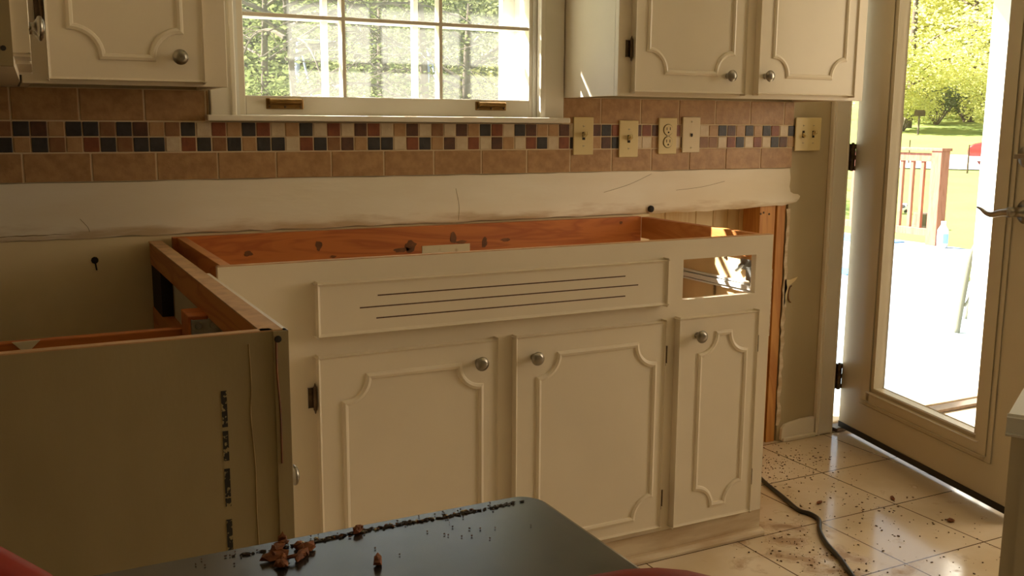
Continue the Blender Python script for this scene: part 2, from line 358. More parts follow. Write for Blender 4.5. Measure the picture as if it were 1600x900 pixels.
KNOB = [(0, .0085), (.003, .0085), (.006, .0062), (.012, .0060), (.015, .0095), (.018, .0155), (.021, .0168), (.024, .0160), (.0255, .0125), (.0265, .0118), (.028, .008), (.0285, 0)]
def cab_door(parent, F, a0, a1, z0, z1, ma0, ma1, mz0, mz1, r, knob, hinge_side, hinge_z, th=0.018):
    bm = BM(); F.box(bm, a0, a1, z0, z1, 0.0, th, 0.005)
    d = obj('door', bm, M['paint'], parent)
    bm = BM(); moulding(bm, F, ma0, ma1, mz0, mz1, r, th); obj('door_moulding', bm, M['paint'], d)
    if knob:
        bm = BM(); lathe(bm, F.p(knob[0], knob[1], th), F.N, KNOB, 24); k = obj('knob', bm, M['nickel'], d, True); k['label'] = 'brushed nickel knob'
    for hz in hinge_z:
        hx = a0-.006 if hinge_side < 0 else a1+.006
        bm = BM(); cyl(bm, F.p(hx, hz-.026, .010), F.p(hx, hz+.026, .010), .0042, seg=10)
        cyl(bm, F.p(hx, hz+.026, .010), F.p(hx, hz+.034, .010), .003, .001, 10); cyl(bm, F.p(hx, hz-.034, .010), F.p(hx, hz-.026, .010), .001, .003, 10)
        s = hinge_side
        lo, hi = sorted((hx, hx+s*.013)); F.box(bm, lo, hi, hz-.022, hz+.022, 0.0, .003, .001)
        h = obj('hinge', bm, M['dark_metal'], d); h['label'] = 'dark metal hinge'
    return d

# ------------------------------------------------------------------ room shell
ZC = 2.42; WT = 0.16
bm = BM(); box(bm, -.49, 5.16, -4.96, .16, -.12, 0); struct('floor', bm, M['floor'])
bm = BM(); box(bm, -.49, 5.16, -4.96, .16, ZC, ZC+.1); struct('ceiling', bm, M['ceil'])
# back wall with window, doorway, and a torn-out drywall bay
WX0, WX1, WZ0, WZ1 = .487, 1.377, 1.150, 2.06
DX0, DX1, DZ1 = 2.665, 3.62, 2.06
HX0, HX1, HZ1 = 1.80, 2.392, .868
bm = BM()
box(bm, -.49, WX0, 0, WT, .855, ZC); box(bm, WX0, WX1, 0, WT, .855, WZ0); box(bm, WX0, WX1, 0, WT, WZ1, ZC)
box(bm, WX1, DX0, 0, WT, HZ1, ZC); box(bm, HX1, DX0, 0, WT, 0, HZ1)
box(bm, DX0, DX1, 0, WT, DZ1, ZC); box(bm, DX1, 5.16, 0, WT, 0, ZC)
box(bm, WX1, HX0, 0, WT, .855, HZ1)
bw = struct('wall_back', bm, M['tan'])
bm = BM(); box(bm, -.49, HX0, 0, WT, 0, .855); obj('lower_wall', bm, M['beige'], bw)['label'] = 'old beige paint below the plaster band'
# bare plaster skim with a ragged edge
bm = BM()
def ragged(x0, x1, n, zb, amp):
    return [(x0+(x1-x0)*i/n, zb+random.uniform(-amp, amp)) for i in range(n+1)]
low = ragged(-.33, 2.20, 60, .858, .003)+[(2.26, .864), (2.33, .866), (2.36, .864), (2.383, .868), (2.405, .872), (2.425, .876), (2.437, .886), (2.441, .896), (2.43, .903), (2.41, .905), (2.395, .912), (2.389, .93)]
top = [(2.392, .96), (2.386, .9935)]+[(2.386+(-.33-2.386)*i/50, .9935+random.uniform(-.0015, .0015)) for i in range(1, 51)]
P = low+top
prism(bm, [(x, 0.0, z) for x, z in P], (0, -.0045, 0))
obj('plaster_band', bm, M['plaster'], bw)['label'] = 'bare white plaster band with a ragged edge'
# plaster scratches and hollows
for (xa, za, xb, zb) in ((1.11, .955, 1.118, .862), (1.62, .93, 1.80, .985), (.10, .905, .12, .872), (1.9, .93, 2.1, .955)):
    bm = BM(); tube(bm, smooth_pts([(xa, -.0046, za), ((xa+xb)/2+.006, -.0046, (za+zb)/2-.004), (xb, -.0046, zb)], 5), .0006, 5)
    obj('plaster_crack', bm, M['stain_pale'], bw)
bm = BM(); gp = [(-.33+i*.012, -.0046, .8685+.0008*math.sin(i*1.7)+random.uniform(-.0006, .0006)) for i in range(35)]
tube(bm, gp, .0008, 5, radii=[random.uniform(.0003, .0012) for _ in gp])
obj('glue_line', bm, M['stain_pale'], bw)['label'] = 'brown line of old glue'
# exposed sheathing boards and studs in the bay
bm = BM()
xs = [1.80, 1.93, 2.06, 2.135, 2.20, 2.25, 2.30, 2.41]
for a, b in zip(xs, xs[1:]): box(bm, a+.001, b-.001, .092, .112, 0, .90, .002)
obj('sheathing', bm, M['plank'], bw)['label'] = 'bare vertical sheathing boards'
bm = BM(); box(bm, 1.80, 2.41, .112, .158, 0, .90); obj('backing', bm, M['siding'], bw)
bm = BM(); box(bm, 2.268, 2.338, .004, .092, .0, .875, .002); obj('stud', bm, M['stud'], bw)['label'] = 'bare orange wall stud'
bm = BM(); box(bm, 2.345, 2.384, .002, .092, .0, .87, .002); obj('stud', bm, M['stud'], bw)['label'] = 'bare orange wall stud'
bm = BM(); box(bm, 1.80, 2.268, .002, .09, 0, .04); obj('sole_plate', bm, M['stud'], bw)
for (x, z) in ((2.285, .842), (2.31, .836), (2.272, .838)):
    bm = BM(); lathe(bm, (x, .004, z), (0, -1, 0), [(0, .004), (.002, .003), (.0022, 0)], 10); obj('nail_head', bm, M['dark_metal'], bw)
# torn drywall edge, paper tears
bm = BM()
pl = [(2.386, z) for z in (0.07, .86)]
zz = .06; left = []; right = []
while zz < .872:
    left.append((2.386+random.uniform(-.004, .003), zz)); right.append((2.399+random.uniform(-.004, .007), zz)); zz += .022
prism(bm, [(x, -.0005, z) for x, z in left+right[::-1]], (0, -.0025, 0))
obj('torn_edge', bm, M['plaster'], bw)['label'] = 'torn white drywall edge'
bm = BM(); prism(bm, [(2.392, -.001, .60), (2.42, -.001, .598), (2.452, -.001, .606), (2.44, -.001, .592), (2.412, -.001, .575), (2.404, -.001, .53), (2.392, -.001, .50)], (0, -.002, 0))
obj('paper_tear', bm, M['beige'], bw)
bm = BM(); tube(bm, [(2.425+.014*math.cos(t)-.0, -.003, .545+.030*math.sin(t)) for t in [math.radians(90+18*i) for i in range(11)]], .0022, 6); obj('gouge', bm, M['stain'], bw)
bm = BM(); box(bm, 2.30, 2.335, -.0, .003, .40, .64); obj('paper_scrap', bm, M['plaster'], bw)
# dark blob (pipe stub) where plaster meets rail
bm = BM(); lathe(bm, (1.80, .02, .872), (0, -1, 0), [(0, .011), (.03, .011), (.034, .007), (.034, 0)], 16); obj('pipe_stub', bm, M['dark'], bw, True)
bm = BM(); lathe(bm, (.128, .0, .80), (0, -1, 0), [(0, .009), (.002, .006), (.0022, 0)], 9); tube(bm, [(.128, -.001, .80), (.131, -.001, .775)], .002, 5); obj('nail_hole', bm, M['dark'], bw)
bm = BM(); box(bm, -.49, -.33, -4.96, 0, 0, ZC); struct('wall_left', bm, M['roomwall'])
# right wall with an unseen opening for the added lamp, rear wall
bm = BM()
box(bm, 5.0, 5.16, -4.96, -2.9, 0, ZC); box(bm, 5.0, 5.16, -.9, 0, 0, ZC); box(bm, 5.0, 5.16, -2.9, -.9, 0, .9); box(bm, 5.0, 5.16, -2.9, -.9, 2.34, ZC)
struct('wall_right', bm, M['roomwall'])
bm = BM()
box(bm, -.33, 5.0, -4.96, -4.8, 0, ZC)
struct('wall_rear', bm, M['roomwall'])
# exterior: eave over the back wall
bm = BM(); box(bm, -1.2, 6.0, .16, .80, 2.44, 2.50); box(bm, -1.2, 6.0, .78, .82, 2.40, 2.54); struct('trim_1', bm, M['extwhite'])

# baseboard scrap between bay and door casing
bm = BM()
prism(bm, [(2.402, -.002, .004), (2.562, -.002, .004), (2.562, -.002, .074), (2.50, -.002, .074), (2.45, -.002, .068), (2.42, -.002, .062), (2.404, -.002, .048)], (0, -.013, 0), .002)
box(bm, 2.404, 2.562, -.026, -.014, .0, .016, .004)
struct('baseboard_back', bm, M['trim'])
# door casing and jambs
bm = BM()
box(bm, 2.568, 2.650, -.018, 0, 0, 2.14, .003); box(bm, 2.576, 2.586, -.022, -.016, 0, 2.13, .002); box(bm, 2.640, 2.648, -.021, -.016, 0, 2.10, .002)
box(bm, 3.635, 3.72, -.018, 0, 0, 2.14, .003); box(bm, 2.650, 3.635, -.018, 0, 2.055, 2.14, .003)
struct('trim_2', bm, M['trim'])
bm = BM()
box(bm, 2.650, 2.666, -.004, WT+.02, 0, 2.06, .001); box(bm, 3.615, 3.635, -.004, WT+.02, 0, 2.06, .001); box(bm, 2.666, 3.615, -.004, WT+.02, 2.045, 2.06, .001)
box(bm, 3.60, 3.616, .06, .075, 0, 2.045, .001)
struct('trim_3', bm, M['extwhite'])
bm = BM(); box(bm, 2.666, 3.615, -.026, .030, .001, .016, .003, mi=0); box(bm, 2.666, 3.615, .034, .100, .001, .022, .004, mi=1); box(bm, 2.666, 3.615, .104, WT+.05, -.02, .010, .004, mi=1)
struct('trim_4', bm, [M['dark_metal'], M['sill']])

# ------------------------------------------------------------------ window
win = bpy.data.objects.new('window_1', None); C.objects.link(win); win['kind'] = 'structure'; ORG['window_1'] = Vector((0, 0, 0))
bm = BM(); box(bm, .422, .484, -.018, 0, 1.155, 2.16, .003); box(bm, 1.392, 1.462, -.018, 0, 1.155, 2.16, .003); box(bm, .422, 1.462, -.018, 0, 2.07, 2.16, .003)
box(bm, .474, .487, -.024, .0, 1.155, 2.07, .003); box(bm, 1.377, 1.394, -.026, .0, 1.155, 2.07, .003)
obj('casing', bm, M['trim'], win)
bm = BM(); box(bm, .408, 1.470, -.046, .0, 1.1445, 1.160, .003); box(bm, WX0, WX1, .0, .07, 1.1445, 1.160)
obj('stool', bm, M['trim'], win)
bm = BM()
box(bm, WX0-.0, WX0+.012, .0, WT, 1.16, WZ1); box(bm, WX1-.012, WX1, .0, WT, 1.16, WZ1); box(bm, WX0, WX1, 0, WT, WZ1-.012, WZ1)
box(bm, WX0, WX1, .07, WT+.03, 1.150, 1.166); obj('jamb', bm, M['extwhite'], win)
def sash(name, y0, y1, z0, z1, zbot, ztop, hm, xs_, w, face=.011):
    bm = BM()
    box(bm, WX0+.002, .516, y0, y1, z0, z1, .002); box(bm, 1.353, WX1-.002, y0, y1, z0, z1, .002)
    box(bm, .516, 1.353, y0, y1, z0, zbot, .002); box(bm, .516, 1.353, y0, y1, ztop, z1, .002)
    for x in xs_: box(bm, x-face/2, x+face/2, y0+.002, y1-.002, zbot, ztop, .002)
    for z in hm: box(bm, .516, 1.353, y0+.003, y1-.003, z-face/2, z+face/2, .002)
    s = obj(name, bm, M['trim'], win)
    bm = BM(); box(bm, .514, 1.355, (y0+y1)/2+.004, (y0+y1)/2+.007, zbot-.002, ztop+.002); obj('glass', bm, M['winglass'], s)
    return s
ls = sash('lower_sash', .004, .040, 1.161, 1.655, 1.211, 1.625, (1.418,), (.785, 1.070), 0)
us = sash('upper_sash', .046, .080, 1.627, 2.045, 1.655, 2.005, (1.83,), (.785, 1.070), 0)
# outer storm sash
bm = BM()
box(bm, WX0+.012, .512, .125, .15, 1.166, 2.045); box(bm, 1.325, WX1-.012, .125, .15, 1.166, 2.045); box(bm, .512, 1.325, .125, .15, 1.166, 1.185); box(bm, .512, 1.325, .125, .15, 2.02, 2.045)
for x in (.770, 1.042): box(bm, x-.008, x+.008, .127, .148, 1.185, 2.02, .002)
for z in (1.425, 1.64): box(bm, .512, 1.325, .129, .146, z-.005, z+.005, .002)
obj('storm_sash', bm, M['extwhite'], win)
for xc, z0, z1, nm in ((.618, 1.1765, 1.205, 'darker bronze sash lift on the left'), (1.226, 1.180, 1.205, 'bright brass sash lift on the right')):
    bm = BM(); hw = .050; zm = (z0+z1)/2
    obox(bm, (xc, .002, zm), (hw, 0, 0), (0, .0022, 0), (0, 0, (z1-z0)/2), .002)
    prism(bm, [(xc-.043, .001, z1-.001), (xc-.043, -.010, z1-.001), (xc-.043, -.0145, z1-.004), (xc-.043, -.0155, z1-.009), (xc-.043, -.012, z1-.013), (xc-.043, -.005, z1-.016), (xc-.043, .001, z1-.017)], (.086, 0, 0), .0018)
    l = obj('sash_lift', bm, M['brass'], ls); l['label'] = nm
    for dx in (-.042, 0, .042):
        bm = BM(); lathe(bm, (xc+dx, .0, z0+.006), (0, -1, 0), [(0, .0035), (.002, .003), (.003, 0)], 10); obj('screw', bm, M['dark_metal'], win)

# ------------------------------------------------------------------ tile backsplash
TM = [M['grout'], M['t_big'], M['t_blk'], M['t_dbr'], M['t_red'], M['t_tan'], M['t_crm'], M['t_brn']]
ci = dict(k=2, d=3, r=4, t=5, c=6, b=7)
bm = BM(); TY0 = -.008
def tile(x0, x1, z0, z1, mi, g=.0016):
    if x1-x0 > .006 and z1-z0 > .006: box(bm, x0+g, x1-g, TY0-random.uniform(0, .0012), -.003, z0+g, z1-g, .0012, 1, mi)
ZT0, ZM0, ZM1, ZT1 = .9945, 1.066, 1.1422, 1.222
X0 = -.0343; MM = .0381
topseq = 'b'*8+'kdtkkbkdtbkcrtkrctkcrcdrctdcbcdtkrckdttdckdkrcdrdkrctctkdtktkrckdt'
botseq = 'k'*8+'tkbtrkbkkcrkbktkkcrkbdtkkcrktdcrcdtcrkcrkktdkkcctdcdbbbcrkcrckdtcrk'
for k in range(-8, 64):
    a, b = X0+k*MM, X0+(k+1)*MM
    if b > 2.404: b = 2.404
    ct = topseq[k+8] if k+8 < len(topseq) else 't'; cb = botseq[k+8] if k+8 < len(botseq) else 'd'
    tile(a, b, ZM0+MM, ZM1, ci[ct]); tile(a, b, ZM0, ZM0+MM, ci[cb])
    
e = -.33
for k in range(-3, 17):
    a = -.017+.1510*k; b = a+.1510
    tile(max(a, e), min(b, 2.392), ZT0, ZM0, 1, .0021)
for k in range(-3, 17):
    a = -.0345+.1487*k; b = a+.1487; z1 = ZT1
    a = max(a, e); b = min(b, 2.392)
    if a < .422:
        tile(a, min(b, .420), ZM1, z1, 1, .0021)
    elif b > 1.464:
        tile(max(a, 1.464), b, ZM1, z1, 1, .0021)
box(bm, e, 2.391, -.0070, -.0005, ZT0+.001, ZM1)
box(bm, e, .420, -.0070, -.0005, ZM1, ZT1); box(bm, 1.464, 2.391, -.0070, -.0005, ZM1, ZT1)
tag(obj('tile_backsplash', bm, TM), 'tan stone tile backsplash with a two-row mosaic band along the wall', 'backsplash')

# ------------------------------------------------------------------ wall plates
def plate(name, xc, zc, w, h, kind, label, cat, m, tilt=0.0):
    t = thing(name, label, cat, (xc, -.008, zc), None)
    bm = BM(); box(bm, xc-w/2, xc+w/2, -.0145, -.0088, zc-h/2, zc+h/2, .0022)
    obj('cover_plate', bm, m, t)
    def screw(x, z):
        b2 = BM(); lathe(b2, (x, -.0144, z), (0, -1, 0), [(0, .0034), (.001, .0032), (.0016, 0)], 10); obj('screw', b2, M['almond'], t)
        b2 = BM(); box(b2, x-.003, x+.003, -.0165, -.0158, z-.0005, z+.0005); obj('screw_slot', b2, M['dark'], t)
    def toggle(x, up):
        b2 = BM(); box(b2, x-.005, x+.005, -.0152, -.0143, zc-.012, zc+.012); obj('toggle_slot', b2, M['dark'], t)
        b2 = BM(); s = 1 if up else -1
        obox(b2, (x, -.021, zc+s*.004), (.0038, 0, 0), (0, -.008, s*.0045), (0, .0018, s*.0042), .001); obj('toggle', b2, m, t)
    if kind == 'switch': toggle(xc, True); screw(xc, zc+.03); screw(xc, zc-.03)
    if kind == 'double':
        for dx in (-.023, .023): toggle(xc+dx, dx > 0); screw(xc+dx, zc+.03); screw(xc+dx, zc-.03)
    if kind == 'jack':
        b2 = BM(); box(b2, xc-.006, xc+.006, -.0160, -.0143, zc-.006, zc+.006, .001); obj('jack_surround', b2, m, t)
        b2 = BM(); box(b2, xc-.0042, xc+.0042, -.0166, -.0158, zc-.0045, zc+.004); box(b2, xc-.002, xc+.002, -.0166, -.0158, zc-.007, zc-.0045); obj('jack_socket', b2, M['dark'], t)
        screw(xc, zc+.042); screw(xc, zc-.042)
    if kind == 'outlet':
        for dz in (.0195, -.0195):
            b2 = BM(); lathe(b2, (xc, -.0143, zc+dz), (0, -1, 0), [(0, .0188), (.0006, .0188)], 28); obj('receptacle_gap', b2, M['dark'], t)
            b2 = BM(); lathe(b2, (xc, -.0143, zc+dz), (0, -1, 0), [(0, .0172), (.0024, .0172), (.0030, .0162), (.0030, 0)], 28); r = obj('receptacle', b2, m, t)
            b2 = BM()
            for dx in (-.0064, .0064): box(b2, xc+dx-.0011, xc+dx+.0011, -.0180, -.0171, zc+dz-.001, zc+dz+.008)
            lathe(b2, (xc, -.0170, zc+dz-.008), (0, -1, 0), [(0, .0028), (.001, .0028)], 12); obj('slots', b2, M['dark'], r)
        screw(xc, zc)
plate('light_switch', 1.536, 1.106, .0715, .115, 'switch', 'ivory toggle switch plate nearest the window, leftmost of the wall plates', 'light switch', M['ivory'])
plate('light_switch', 1.703, 1.097, .0715, .115, 'switch', 'ivory toggle switch plate hung lowest, second from the window beside the outlet', 'light switch', M['ivory'])
plate('wall_outlet', 1.853, 1.106, .071, .115, 'outlet', 'ivory duplex power outlet between the switches and the phone jack', 'outlet', M['ivory'])
plate('phone_jack', 1.947, 1.110, .071, .115, 'jack', 'almond phone jack plate with one small dark socket on the tile', 'phone jack', M['almond'])
plate('light_switch', 2.454, 1.112, .118, .115, 'double', 'ivory double switch plate on the tan wall beside the glass door', 'light switch', M['ivory'])

# ------------------------------------------------------------------ sink base cabinet
YF = -.611; ZTOP = .851; XL, XR = .312, 1.776
sc = thing('sink_base_cabinet', 'cream painted sink base cabinet with no worktop and an empty drawer opening', 'cabinet', (1.04, -.3, 0))
F = Face((0, YF, 0), (1, 0, 0), (0, -1, 0))
bm = BM()
def fb(a0, a1, z0, z1): box(bm, a0, a1, YF, YF+.019, z0, z1)
fb(.312, .535, .04, ZTOP); fb(.535, 1.40, .675, ZTOP); fb(.535, 1.40, .625, .675); fb(.92, .998, .11, .625); fb(1.40, 1.479, .04, ZTOP); fb(.535, 1.40, .04, .11)
fb(1.479, 1.72, .80, ZTOP); fb(1.479, 1.72, .63, .695); fb(1.479, 1.72, .04, .10); fb(1.72, XR, .04, ZTOP)
obj('face_frame', bm, M['paint'], sc)
bm = BM(); box(bm, .313, XR-.001, YF+.001, YF+.019, ZTOP, ZTOP+.0016); obj('frame_top_edge', bm, M['edge_wood'], sc)['label'] = 'raw wood top edge'
bm = BM(); box(bm, XR-.018, XR, YF+.019, -.062, .0, .785); obj('side_panel', bm, M['ply'], sc)['label'] = 'raw plywood side panel'
bm = BM(); box(bm, XR-.028, XR-.003, YF+.019, -.030, .783, ZTOP-.001, .001); obj('side_rail', bm, M['orange_wood_y'], sc)['label'] = 'orange wood top rail at the right'
bm = BM(); box(bm, .312, .330, YF+.019, -.03, .0, .80); obj('side_panel', bm, M['paint'], sc)
bm = BM(); box(bm, .324, .346, YF+.019, -.03, .79, ZTOP-.001, .001); obj('side_rail', bm, M['orange_wood_y'], sc)['label'] = 'orange wood top rail at the left'
bm = BM(); box(bm, .312, 1.748, -.030, -.008, .62, ZTOP, .001); br = obj('back_rail', bm, M['orange_wood'], sc); br['label'] = 'stained orange wood back rail'
for i, (x, z, rx, rz) in enumerate(((.50, .800, .014, .008), (.69, .812, .010, .017), (.955, .795, .022, .020), (.93, .787, .03, .008), (1.09, .812, .013, .019), (1.115, .800, .020, .006), (1.19, .795, .012, .018), (.73, .779, .012, .004), (1.67, .835, .006, .006), (1.26, .800, .018, .006))):
    bm = BM(); n = 14; prism(bm, [(x+rx*math.cos(2*math.pi*k/n)*random.uniform(.6, 1.1), -.0301, z+rz*math.sin(2*math.pi*k/n)*random.uniform(.6, 1.1)) for k in range(n)], (0, -.0008, 0)); obj('water_stain', bm, M['stain'], br)
bm = BM(); box(bm, .992, 1.142, -.0325, -.0301, .70, .795); obj('old_label', bm, M['paper'], br)['label'] = 'pale paper patch stuck on the back rail'
bm = BM(); box(bm, .33, XR-.018, YF+.02, -.008, .085, .10); obj('cabinet_floor', bm, M['ply'], sc)
bm = BM(); box(bm, .33, XR-.018, -.008, -.003, .10, .66); obj('back_panel', bm, M['ply'], sc)
bm = BM(); box(bm, 1.430, 1.446, YF+.02, -.03, .10, .64); obj('partition', bm, M['ply'], sc)
bm = BM(); box(bm, .40, XR-.001, YF-.0015, YF+.017, .0, .072); obj('toe_board', bm, M['dirtypaint'], sc)['label'] = 'grimy board under the doors'
bm = BM()
t = BM(); prof = [(0, 0), (-.018, 0), (-.018, .006), (-.015, .012), (-.009, .017), (0, .019)]
prism(t, [(.42, YF+y-.001, z+.0005) for y, z in prof], (XR-.42+.004, 0, 0)); merge(bm, t)
obj('shoe_moulding', bm, M['dirtypaint'], sc)
# false drawer front with dark bars on its flat face painting the shade of three grooves
bm = BM(); F.box(bm, .511, 1.415, .691, .804, 0, .018, .006); fd = obj('false_drawer_front', bm, M['paint'], sc)
for z, a, b in ((.772, .645, 1.289), (.7475, .604, 1.3275), (.722, .641, 1.290)):
    bm = BM(); F.box(bm, a, b, z-.0014, z+.0014, .0172, .0183); obj('groove', bm, M['groove'], fd)['label'] = 'dark bar painted as groove shade'
cab_door(sc, F, .509, .936, .098, .6455, .566, .893, .150, .594, .055, (.887, .597), -1, (.556, .18))
cab_door(sc, F, .9845, 1.4147, .094, .6455, 1.047, 1.384, .131, .594, .056, (1.033, .594), 1, (.555, .165))
cab_door(sc, F, 1.458, 1.719, .084, .649, 1.528, 1.681, .126, .601, .055, (1.517, .601), 1, (.555, .175))
# drawer slide, bracket and spring inside the opening
bm = BM(); xs = XR-.018
box(bm, xs-.011, xs, -.59, -.10, .685, .690); box(bm, xs-.011, xs, -.59, -.10, .709, .714); box(bm, xs-.0025, xs, -.59, -.10, .690, .709)
box(bm, xs-.016, xs-.004, -.588, -.16, .693, .706, .001); obj('drawer_slide', bm, M['slide'], sc)['label'] = 'white metal drawer slide'
bm = BM(); box(bm, xs-.003, xs, -.575, -.505, .745, .775, .001); box(bm, xs-.02, xs-.002, -.572, -.55, .72, .757, .001)
lathe(bm, (xs-.004, -.565, .725), (-1, 0, 0), [(0, .014), (.006, .014), (.010, .009), (.012, 0)], 18); cyl(bm, (xs-.012, -.53, .765), (xs-.012, -.50, .742), .006); obj('hinge_bracket', bm, M['galv'], sc)
bm = BM(); tube(bm, [(xs-.004+.003*math.cos(k*.9), -.40+.005*math.sin(k*.9), .655+k*.0006) for k in range(60)], .0008, 5); obj('spring', bm, M['dark_metal'], sc)
bm = BM(); lathe(bm, (xs-.0, -.44, .77), (-1, 0, 0), [(0, .006), (.004, .005), (.005, 0)], 10); obj('screw', bm, M['dark_metal'], sc)

# ------------------------------------------------------------------ corner base cabinet on the left
lc = thing('corner_base_cabinet', 'open-topped corner base cabinet with a bare stained end panel facing the room', 'cabinet', (0, -.6, 0))
YE = -1.227; LZ = .841; LX = .289
bm = BM(); box(bm, -.325, .272, YE, YE+.016, .0, LZ); ep = obj('end_panel', bm, M['endpanel'], lc); ep['label'] = 'bare stained plywood end panel'
bm = BM(); box(bm, -.325, .272, YE-.0005, YE+.0165, LZ, LZ+.0018); obj('panel_top_edge', bm, M['edge_wood'], ep)
for z0, z1 in ((.706, .760), (.655, .70), (.60, .643), (.585, .598), (.50, .565)):
    bm = BM(); box(bm, .195, .203, YE-.0006, YE, z0, z1); obj('ink_stamp', bm, M['ink'], ep)['label'] = 'black inked plywood stamp'
bm = BM(); tube(bm, smooth_pts([(.237, YE, .825), (.2385, YE, .76), (.236, YE, .72), (.240, YE, .64), (.2395, YE, .57), (.242, YE, .45)], 5), .0012, 5); obj('drip_stain', bm, M['stain_pale'], ep)
# face frame looking into the room (+x)
bm = BM()
t0 = .019
def lf(y0, y1, z0, z1): box(bm, LX-.032, LX-.003, y0, y1, z0, z1, .001)
lf(YE+.016, -.012, .785, LZ-.001); lf(YE+.016, -.012, .60, .675)
obj('inner_rails', bm, M['orange_wood_y'], lc)['label'] = 'raw orange wood rails seen from inside'
bm = BM(); box(bm, LX-.003, LX+.004, YE-.001, YF-.001, .675, LZ); bm.free(); bm = BM()
def pf(y0, y1, z0, z1): box(bm, LX-.003, LX+.006, y0, y1, z0, z1)
pf(YE, YF-.004, .782, LZ); pf(YE, YF-.004, .60, .672); pf(YE, YE+.05, .672, .782); pf(-.84, YF-.004, .672, .782); pf(YE, YE+.05, .04, .60); pf(-.66, YF-.004, .04, .60); pf(YE+.05, -.66, .04, .11)
obj('face_frame', bm, M['paint'], lc)
bm = BM(); box(bm, .272, LX+.006, YE-.003, YE+.016, .0, LZ, .001); obj('corner_post', bm, M['endpanel'], lc)
bm = BM(); tube(bm, smooth_pts([(.2765, YE-.0031, .826), (.276, YE-.0031, .78), (.279, YE-.0031, .72), (.279, YE-.0031, .64)], 5), .0017, 6, radii=None); obj('drip_stain', bm, M['stain'], lc)['label'] = 'dark brown drip stain'
bm = BM(); lathe(bm, (.279, YE-.002, .829), (0, -1, 0), [(0, .0055), (.003, .005), (.0035, 0)], 10); obj('knot', bm, M['dark'], lc)
bm = BM(); box(bm, LX-.034, LX-.002, YE, -.012, LZ-.001, LZ+.0018); obj('rail_top_edge', bm, M['edge_wood'], lc)
bm = BM(); box(bm, .222, LX-.032, -.795, -.71, .60, .79, .002); obj('stile', bm, M['orange_wood'], lc)
bm = BM(); box(bm, LX-.03, LX-.003, -.17, -.015, .675, .785); obj('corner_shade_block', bm, M['dark'], lc)['label'] = 'dark block painted as the shade of the corner void'  # black block standing in for the shade of the dead corner
bm = BM(); box(bm, LX-.004, LX+.012, -.60, -.19, .672, .783); obj('added_corner_board', bm, M['trim'], lc)['label'] = 'pale board added to brighten the corner opening'  # pale board added so the opening reads bright
bm = BM(); box(bm, -.325, .250, -.69, -.668, .64, .748, .002); cr = obj('cross_rail', bm, M['orange_wood'], lc); cr['label'] = 'dark wood cross rail'
bm = BM(); prism(bm, [(-.068, -.691, .7495), (-.022, -.691, .7495), (-.046, -.691, .726)], (0, -.004, 0)); obj('pale_chip', bm, M['paper'], cr)
bm = BM(); box(bm, .226, .276, -.803, -.800, .712, .784, .001); box(bm, .226, .229, -.800, -.72, .712, .784, .001)
for x, z in ((.238, .772), (.264, .772), (.238, .738), (.264, .735)): lathe(bm, (x, -.803, z), (0, -1, 0), [(0, .0065), (.003, .0055), (.0035, 0)], 10)
obj('corner_bracket', bm, M['galv'], lc)['label'] = 'grey galvanised corner bracket'
bm = BM(); box(bm, -.325, LX-.035, YE+.017, -.01, .085, .10); obj('cabinet_floor', bm, M['ply'], lc)
FL = Face((LX-.010, 0, 0), (0, 1, 0), (1, 0, 0))
cab_door(lc, FL, -1.19, -.68, .10, .645, -1.13, -.74, .15, .60, .055, (-1.145, .587), 1, (.55, .18))

# ------------------------------------------------------------------ upper cabinets
def upper(name, label, x0, x1, doors, side_left=True):
    z0, z1, yf = 1.2225, 2.0, -.305
    t = thing(name, label, 'cabinet', ((x0+x1)/2, -.15, z0))
    bm = BM(); box(bm, x0, x1, yf+.018, -.0095, z0+.012, z1); obj('carcass', bm, M['paint'], t)
    bm = BM(); box(bm, x0, x1, yf-.001, yf+.018, z0-.003, z1+.001, .0015); obj('face_frame', bm, M['paint'], t)
    for xa in (x0, x1-.018):
        bm = BM(); box(bm, xa, xa+.018, yf+.018, -.0095, z0-.002, z0+.012); obj('side_lip', bm, M['paint'], t)
    Fu = Face((0, yf-.001, 0), (1, 0, 0), (0, -1, 0))
    for d in doors: cab_door(t, Fu, *d)
    return t
upper('upper_cabinet', 'cream upper cabinet with two knobbed doors hung right of the window', 1.465, 2.394, [
    (1.507, 1.896, 1.232, 1.965, 1.553, 1.849, 1.287, 1.91, .060, (1.832, 1.282), -1, (1.348, 1.85)),
    (1.946, 2.335, 1.234, 1.965, 2.004, 2.291, 1.288, 1.91, .056, (1.974, 1.285), 1, (1.36, 1.85))])
upper('upper_cabinet', 'cream upper cabinet with one visible door hung left of the window', -.012, .409, [
    (.039, .355, 1.229, 1.965, .085, .307, 1.278, 1.91, .060, (.302, 1.281), -1, (1.372, 1.85))])
# the cabinet on the left wall, its doors seen edge-on
bm = BM(); sl = thing('upper_cabinet', 'upper cabinet on the left wall with doors seen edge-on and a raw tan end', 'cabinet', (-.17, -.65, 1.22))
a, b = Vector((-.014, -.307, 0)), Vector((-.036, -1.0, 0))
prism(bm, [(-.325, -.011, 1.222), (-.016, -.011, 1.222), (-.016, -.31, 1.222), (b.x, b.y+.014, 1.222), (-.325, b.y+.014, 1.222)], (0, 0, .78)); obj('carcass', bm, M['paint'], sl)
bm = BM(); box(bm, -.325, b.x, b.y, b.y+.014, 1.220, 2.0); e_ = obj('end_panel', bm, M['endpanel'], sl); e_['label'] = 'raw tan end panel'
for (x, z) in ((-.055, 1.28), (-.048, 1.245)):
    bm = BM(); lathe(bm, (x, b.y, z), (0, -1, 0), [(0, .004), (.001, .0035), (.0012, 0)], 9); obj('screw_hole', bm, M['dark'], e_)
A_ = (a-b).normalized(); FS = Face((b.x, b.y, 0), A_, Vector((A_.y, -A_.x, 0)))
